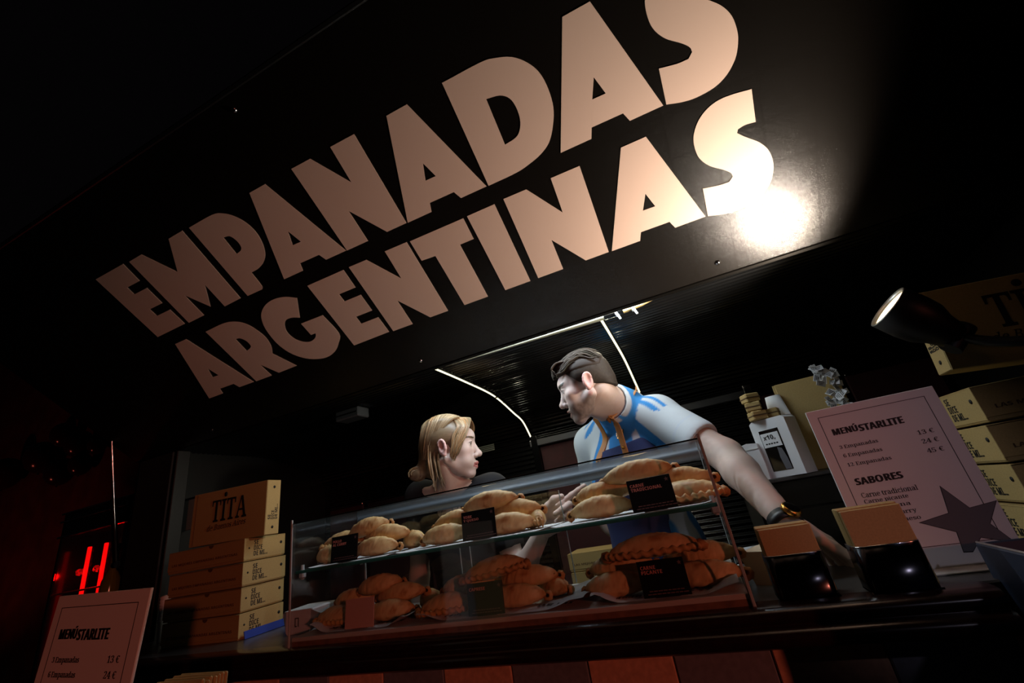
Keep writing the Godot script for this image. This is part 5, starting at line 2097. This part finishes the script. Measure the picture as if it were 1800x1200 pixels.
func make_inside_things() -> void:
	var down := v3(0, -1, 0)
	var out := v3(0, -0.55, 0.8)
	led_strip("led_strip", "bright curved LED strip over the woman, running back along the ceiling", [at(-0.844, 0.590, -1.36), at(-0.844, 0.588, -1.655), at(-0.844, 0.575, -1.965), at(-0.844, 0.516, -2.215), at(-0.844, 0.482, -2.335), at(-0.844, 0.40, -2.425)], M.led, 6, 0.20, Color(1.0, 0.97, 0.86), [down, down, v3(0, -1, 0.15), v3(0, -0.9, 0.5), v3(0, -0.6, 0.8)])
	var first: Node3D = get_node("led_strip")
	for q in [at(-0.844, 0.594, -1.743), at(-0.844, 0.574, -1.985), at(-0.844, 0.560, -2.07)]:
		var stc := begin()
		box(stc, v3(0.016, 0.014, 0.012), Transform3D(Basis(), q - first.position), 0.002)
		part("clip", stc, M.black, first)
	led_strip("led_strip", "bright straight LED strip over the man, running back along the ceiling", [at(-0.152, 0.590, -1.40), at(-0.152, 0.588, -1.655), at(-0.152, 0.575, -1.965), at(-0.152, 0.516, -2.215), at(-0.152, 0.482, -2.335)], M.led, 6, 0.20, Color(1.0, 0.97, 0.86), [down, down, v3(0, -1, 0.15), v3(0, -0.9, 0.5)])
	led_strip("led_strip", "LED strip hidden behind the hinge along the top of the opening", [at(-0.90, 0.574, -1.331), at(0.06, 0.574, -1.331)], M.led_white, 4, 0.58, Color(0.88, 0.95, 1.0), [v3(0, -1, -0.05)])
	# pale rolled tube under the hinge
	var o := thing("roller_tube", "long pale roller tube hanging under the hinge of the hatch", "tube", at(-0.8, 0.574, -1.352))
	var st := begin()
	tube(st, [v3(-0.42, 0.0065, -0.004), v3(0.0, 0.002, -0.002), v3(0.67, -0.011, 0.0)], [0.009, 0.0105, 0.0135], 16)
	part("tube", st, paint(Color(0.62, 0.62, 0.54), 0.45, 0.2), o)
	st = begin()
	tube(st, [v3(0.67, -0.011, 0), v3(0.735, -0.012, 0)], 0.0145, 16)
	part("end_cap", st, M.black_gloss, o)
	st = begin()
	tube(st, [v3(0.735, -0.012, 0.0), v3(0.80, -0.008, 0.0), v3(0.845, -0.002, 0.0)], [0.012, 0.010, 0.006], 10)
	part("frayed_wrap", st, M.kraft, o)
	for x in [0.712, 0.768]:
		st = begin()
		lathe(st, [v2(0.0135, 0.004), v2(0.0165, 0.004), v2(0.0165, -0.004), v2(0.0135, -0.004)], 14, Transform3D(Basis(Vector3.BACK, PI / 2), v3(x, -0.011, 0)))
		box(st, v3(0.007, 0.035, 0.003), Transform3D(Basis(Vector3.BACK, 0.3), v3(x + 0.004, -0.028, 0.012)), 0.001)
		part("cable_tie", st, M.white, o)
	o = thing("grey_board", "small grey board on the left inner wall behind the standing TITA box", "board", at(-2.43, 0.27, -1.50))
	st = begin()
	box(st, v3(0.14, 0.15, 0.012), Transform3D(), 0.003)
	part("board", st, paint(Color(0.42, 0.44, 0.43), 0.6), o)
	st = begin()
	box(st, v3(0.145, 0.01, 0.02), Transform3D(Basis(), v3(0, 0.078, 0)), 0.002)
	part("top_clip", st, M.dark_steel, o)
	st = begin()
	span(st, v3(-0.07, -0.03, -0.012), v3(-0.05, 0.03, 0.012), 0.002)
	part("bracket", st, M.dark_steel, o)
	o = thing("cup_stack", "slim stack of white paper cups left of the box stack", "cups", at(-2.12, COUNTER, -1.25))
	for k in 8:
		st = begin()
		var y := 0.075 + 0.012 * k
		lathe(st, [v2(0.017, y + 0.002), v2(0.0185, y), v2(0.0165, y - 0.010)], 16)
		part("cup_lip", st, M.white, o)
	st = begin()
	lathe(st, [v2(0.0, 0.165), v2(0.016, 0.162), v2(0.016, 0.07), v2(0.012, 0.0), v2(0.0, 0.0)], 16)
	part("cup", st, M.white, o)
	# dim box lamp under the ceiling at the left
	o = thing("ceiling_unit", "small grey box unit under the dark ceiling, up left of the woman", "ceiling unit", at(-1.45, 0.585, -1.60))
	st = begin()
	span(st, v3(-0.07, -0.038, -0.04), v3(0.07, 0.01, 0.04), 0.005)
	part("housing", st, paint(Color(0.30, 0.32, 0.34), 0.35, 0.3), o)
	st = begin()
	span(st, v3(-0.06, -0.018, 0.04), v3(0.06, -0.012, 0.0415), 0.0)
	part("slot", st, M.black, o)
	# window rail and posts on the rear wall
	for q in [["rear_post", "black post on the rear wall under the curved LED strip", at(-0.84, -1.0, -2.425), at(-0.80, 0.40, -2.395)], ["rear_post", "black post on the rear wall at the right, behind the man", at(0.34, -1.0, -2.425), at(0.38, 0.40, -2.395)]]:
		var p := thing(q[0], q[1], "post", (q[2] + q[3]) / 2)
		st = begin()
		box(st, q[3] - q[2], Transform3D(), 0.004)
		part("post", st, M.black_gloss, p)
	o = thing("rear_rail", "dark grey horizontal rail across the rear wall behind the two people", "rail", at(-0.25, 0.355, -2.41))
	st = begin()
	span(st, v3(-0.6, -0.02, -0.012), v3(0.62, 0.02, 0.012), 0.004)
	part("rail", st, paint(Color(0.20, 0.20, 0.21), 0.35), o)
	o = thing("vent_grille", "small pale vent grille on the rear wall beside the woman's nose", "vent", at(-1.15, 0.395, -2.43))
	st = begin()
	for k in 4:
		box(st, v3(0.11, 0.006, 0.01), Transform3D(Basis(Vector3.RIGHT, 0.4), v3(0, 0.016 - 0.0105 * k, 0)), 0.001)
	part("louvre", st, paint(Color(0.62, 0.62, 0.56), 0.5), o)
	# red panels along the rear wall
	var reds := [[-2.42, -2.13], [-2.09, -1.66], [-1.62, -1.20], [-0.80, -0.36], [0.40, 0.74], [0.78, 1.12]]
	for k in reds.size():
		var x0: float = reds[k][0]
		var x1: float = reds[k][1]
		var y1: float = 0.225 if k < 3 else 0.33
		o = thing("red_panel", "dark red panel on the rear wall, %s" % ["farthest left", "second from the left", "behind the woman's shoulder", "between the two people", "right of the man", "farthest right"][k], "panel", at((x0 + x1) / 2, 0, -2.435), "red panels on the rear wall")
		st = begin()
		span(st, v3((x0 - x1) / 2, -0.5, -0.008), v3((x1 - x0) / 2, y1, 0.008), 0.003)
		part("panel", st, M.red_panel, o)
		st = begin()
		span(st, v3((x0 - x1) / 2, y1, -0.01), v3((x1 - x0) / 2, y1 + 0.012, 0.012), 0.003)
		part("top_trim", st, M.black_gloss, o)
	# rear bench
	o = thing("rear_bench", "dark steel bench along the rear wall of the stall", "bench", at(-0.7, -0.455, -2.2))
	st = begin()
	span(st, v3(-1.75, -0.04, -0.185), v3(0.75, 0.0, 0.18), 0.004)
	part("bench_top", st, M.dark_steel, o)
	st = begin()
	span(st, v3(-1.75, -0.78, -0.18), v3(0.75, -0.04, 0.14), 0.0)
	part("bench_body", st, M.black, o)
	# steel cabinet to the man's left
	o = thing("steel_cabinet", "dark stainless steel cabinet behind the man's outstretched arm", "cabinet", at(0.64, -1.235, -1.78))
	st = begin()
	span(st, v3(-0.50, 0.0, -0.2), v3(0.50, 1.185, 0.24), 0.003)
	part("body", st, M.dark_steel, o)
	st = begin()
	span(st, v3(-0.53, 1.185, -0.22), v3(0.51, 1.198, 0.27), 0.003)
	part("worktop", st, M.steel, o)
	for x in [-0.25, 0.25]:
		st = begin()
		span(st, v3(x - 0.235, 0.12, 0.24), v3(x + 0.235, 1.11, 0.255), 0.004)
		var door := part("door", st, M.dark_steel, o)
		st = begin()
		tube(st, [v3(x - 0.08, 1.02, 0.285), v3(x + 0.08, 1.02, 0.285)], 0.007, 10)
		part("handle", st, M.chrome, door)
	var top := -0.037
	# block of kraft sheets with crumpled receipts
	o = thing("kraft_block", "thick upright block of brown paper sheets on the steel cabinet", "paper block", at(0.40, top, -1.60))
	st = begin()
	span(st, v3(-0.085, 0.0, -0.03), v3(0.085, 0.275, 0.03), 0.002)
	part("block", st, M.kraft, o)
	for k in 13:
		st = begin()
		span(st, v3(-0.0905 + 0.002 * sin(k * 1.9), 0.001, -0.029 + 0.0045 * k), v3(-0.084, 0.274, -0.0265 + 0.0045 * k), 0.0006)
		part("sheet_edge", st, M.kraft, o)
	o.rotation.y = -0.22
	o.rotation.z = -0.02
	var rr := RandomNumberGenerator.new()
	rr.seed = 3
	for g in 2:
		var c := thing("receipt_cluster", ["crumpled receipts at the top corner of the brown paper block", "crumpled receipts lower down on the brown paper block"][g], "receipts", at([0.448, 0.452][g], [0.225, 0.155][g], -1.545), "crumpled receipts")
		for k in 15:
			st = begin()
			var bb := Basis(Vector3.BACK, rr.randf() * TAU) * Basis(Vector3.RIGHT, rr.randf_range(-0.7, 0.7)) * Basis(Vector3.UP, rr.randf_range(-0.7, 0.7))
			var spot := v3(rr.randf_range(-0.026, 0.026), rr.randf_range(-0.032, 0.032), rr.randf_range(0, 0.016))
			box(st, v3(0.026, 0.017, 0.0012), Transform3D(bb, spot), 0.0003)
			var rc := part("receipt", st, M.white, c)
			st = begin()
			for l in 3:
				box(st, v3(0.018 - 0.004 * l, 0.0016, 0.0003), Transform3D(bb, Vector3.ZERO) * Transform3D(Basis(), v3(-0.001, 0.004 - 0.004 * l, 0.0008)), 0.0)
			var pl := part("print_line", st, M.ink, rc)
			pl.position = spot
	# white dispenser with a dark window
	o = thing("carton_dispenser", "white carton dispenser with a dark window and a small label on the steel cabinet", "dispenser", at(0.262, top, -1.545))
	st = begin()
	var outline: PackedVector2Array = [v2(-0.055, 0), v2(0.055, 0), v2(0.055, 0.165), v2(0.045, 0.172), v2(-0.045, 0.172), v2(-0.055, 0.165)]
	plate(st, outline, 0.07, Transform3D(Basis(), v3(0, 0, -0.035)))
	part("carton", st, M.white, o)
	st = begin()
	span(st, v3(-0.034, 0.018, 0.035), v3(0.026, 0.14, 0.0356), 0.0)
	part("window", st, M.black_gloss, o)
	st = begin()
	span(st, v3(-0.032, 0.088, 0.0356), v3(0.022, 0.130, 0.0366), 0.0)
	part("label", st, M.white, o)
	words(o, "x10,", 0.036, 0.016, M.ink, Transform3D(Basis(), v3(-0.026, 0.108, 0.0366)), bold_font)
	st = begin()
	for k in 5:
		box(st, v3(0.0055, 0.004, 0.0004), Transform3D(Basis(), v3(-0.022 + 0.008 * k, 0.098, 0.0368)), 0.0)
	part("small_print", st, M.ink, o)
	st = begin()
	var torn: PackedVector2Array = [v2(0.006, 0.02), v2(0.024, 0.02), v2(0.022, 0.05), v2(0.016, 0.08), v2(0.004, 0.085), v2(0.002, 0.055)]
	plate(st, torn, 0.001, Transform3D(Basis(), v3(0, 0, 0.0357)))
	part("torn_flap", st, M.paper_grey, o)
	o.rotation.y = -0.62
	# little kraft packets and a cup on top of the dispenser
	var packs := [[0.228, 0.137, -1.53, 0.3, "lowest small kraft packet on top of the white dispenser"], [0.226, 0.166, -1.532, -0.1, "middle small kraft packet on top of the white dispenser"], [0.226, 0.195, -1.535, 0.4, "top small kraft packet on top of the white dispenser"], [0.272, 0.137, -1.55, -0.3, "small kraft packet standing beside the packet pile"]]
	var proto: Node3D = null
	for q in packs:
		if proto == null:
			proto = thing("kraft_packet", q[4], "packet", at(q[0], q[1], q[2]), "kraft packets on the dispenser")
			st = begin()
			span(st, v3(-0.022, 0, -0.02), v3(0.022, 0.028, 0.02), 0.003)
			part("packet", st, M.kraft, proto)
			st = begin()
			span(st, v3(-0.023, 0.012, -0.021), v3(0.023, 0.016, 0.021), 0.0006)
			part("band", st, M.kraft_dark, proto)
		else:
			copy(proto, at(q[0], q[1], q[2]), q[4])
		(get_child(get_child_count() - 1) as Node3D).rotation.y = q[3]
	o = thing("paper_cup", "upside-down white paper cup beside the brown paper block", "cup", at(0.298, 0.136, -1.585))
	st = begin()
	lathe(st, [v2(0, 0.07), v2(0.022, 0.07), v2(0.031, 0.0), v2(0.033, 0.002), v2(0.033, -0.001)], 20)
	part("cup", st, M.white, o)
	st = begin()
	lathe(st, [v2(0.0305, 0.004), v2(0.0335, 0.002), v2(0.0305, -0.001)], 20)
	part("rolled_lip", st, M.white, o)
	# white paper bags behind the arm
	for q in [[0.125, -1.60, 0.25, "white paper bag on the steel cabinet, the one behind the man's arm"], [0.172, -1.56, -0.35, "white paper bag on the steel cabinet, the one touching the dispenser"]]:
		o = thing("paper_bag", q[3], "bag", at(q[0], top, q[1]), "white paper bags")
		st = begin()
		var bag: PackedVector2Array = [v2(-0.036, 0), v2(0.036, 0), v2(0.038, 0.05), v2(0.033, 0.108), v2(0.005, 0.112), v2(-0.033, 0.104), v2(-0.038, 0.05)]
		plate(st, bag, 0.05, Transform3D(Basis(), v3(0, 0, -0.025)))
		part("bag", st, M.white, o)
		st = begin()
		span(st, v3(-0.034, 0.092, 0.025), v3(0.034, 0.095, 0.0265), 0.0)
		part("top_fold", st, M.paper, o)
		o.rotation.y = q[2]


# ---------------------------------------------------------------- left of the stall
func make_left_side() -> void:
	# drinks cooler with red light behind its door
	var o := thing("drinks_cooler", "black glass-door cooler with red light inside, left of the stall", "cooler", v3(-3.55, 0, -1.62))
	var h := EYE + 0.50
	var st := begin()
	span(st, v3(-0.36, 0.05, -0.40), v3(0.36, h, -0.36), 0.004)
	span(st, v3(-0.36, 0.05, -0.40), v3(-0.32, h, 0.0), 0.004)
	span(st, v3(0.32, 0.05, -0.40), v3(0.36, h, 0.0), 0.004)
	span(st, v3(-0.36, h - 0.16, -0.40), v3(0.36, h, 0.0), 0.004)
	span(st, v3(-0.36, 0.0, -0.40), v3(0.36, 0.2, 0.0), 0.004)
	part("body", st, M.black_gloss, o)
	st = begin()
	span(st, v3(-0.32, 0.2, 0.0), v3(0.32, h - 0.16, 0.006), 0.0)
	part("door_glass", st, M.glass, o)
	for y in [h - 0.155, h - 0.06, h - 0.01]:
		st = begin()
		tube(st, [v3(-0.36, y, 0.012), v3(0.36, y, 0.012)], 0.006, 8)
		part("chrome_trim", st, M.chrome, o)
	for k in 3:
		st = begin()
		span(st, v3(-0.32, 0.55 + 0.42 * k, -0.36), v3(0.32, 0.56 + 0.42 * k, -0.04), 0.002)
		part("wire_shelf", st, M.black, o)
	var red := glowing(Color(1.0, 0.03, 0.03), 1.2)
	for q in [[0.24, 0.30], [-0.02, -0.005], [-0.20, -0.185]]:
		st = begin()
		span(st, v3(q[0], 0.6, -0.10), v3(q[1], h - 0.24, -0.08), 0.003)
		part("red_light_tube", st, red, o)
		var l := OmniLight3D.new()
		l.name = "cooler_glow"
		l.light_color = Color(1.0, 0.03, 0.03)
		l.light_energy = 0.02
		l.light_size = 0.02
		l.shadow_enabled = true
		l.position = o.position + v3((q[0] + q[1]) / 2, 1.5, -0.05)
		add_child(l, true)
	# bottle in front of the cooler
	o = thing("oil_bottle", "tall yellow-green glass bottle beside the left end of the stall", "bottle", v3(-2.74, EYE - 0.17, -1.36))
	st = begin()
	lathe(st, [v2(0, 0.34), v2(0.014, 0.34), v2(0.015, 0.25), v2(0.036, 0.2), v2(0.04, 0.17), v2(0.04, 0.01), v2(0.034, 0.0), v2(0, 0.0)], 20)
	part("bottle", st, paint(Color(0.42, 0.42, 0.10), 0.15), o)
	st = begin()
	lathe(st, [v2(0, 0.36), v2(0.016, 0.36), v2(0.016, 0.325)], 14)
	part("cap", st, M.black, o)
	o = thing("bottle_stand", "black stand that carries the yellow-green bottle", "stand", v3(-2.74, 0, -1.36))
	st = begin()
	span(st, v3(-0.12, 0, -0.12), v3(0.12, EYE - 0.172, 0.12), 0.004)
	part("stand", st, M.black, o)
	# dark balloons fixed to the venue wall
	var spots := [[-2.72, 0.60, 0.165, "large, second from the left"], [-2.535, 0.50, 0.14, "hanging low in the middle"], [-2.57, 0.67, 0.13, "highest of all"], [-2.38, 0.50, 0.11, "lowest of the right group"], [-2.43, 0.60, 0.135, "right below the highest"], [-2.28, 0.56, 0.09, "smallest, next to the gas strut"], [-3.03, 0.585, 0.17, "cut by the left edge"]]
	for q in spots:
		# x and y were read for one metre of depth
		var depth: float = 2.735 - float(q[2])
		q[0] *= depth
		q[1] *= depth
		q.insert(2, -depth)
	var first: Node3D = null
	for q in spots:
		var label: String = "dark glossy balloon at the left, " + str(q[4])
		if first == null:
			first = thing("balloon", label, "balloon", at(q[0], q[1], q[2]), "dark balloons at the left")
			st = begin()
			var prof: Array = []
			for i in 15:
				var t := PI * i / 14
				prof.append(v2(sin(t) * (1.0 - 0.10 * (1 - cos(t)) * 0.5), cos(t) * 1.08 - 0.04 * (1 - cos(t))))
			lathe(st, prof, 28)
			part("skin", st, paint(Color(0.16, 0.025, 0.03), 0.18), first)
			st = begin()
			lathe(st, [v2(0.02, -1.14), v2(0.035, -1.16), v2(0.09, -1.24), v2(0.0, -1.22)], 12)
			part("knot", st, paint(Color(0.14, 0.02, 0.025), 0.4), first)
			first.scale = Vector3.ONE * float(q[3])
		else:
			var c := copy(first, at(q[0], q[1], q[2]), label)
			c.scale = Vector3.ONE * float(q[3])
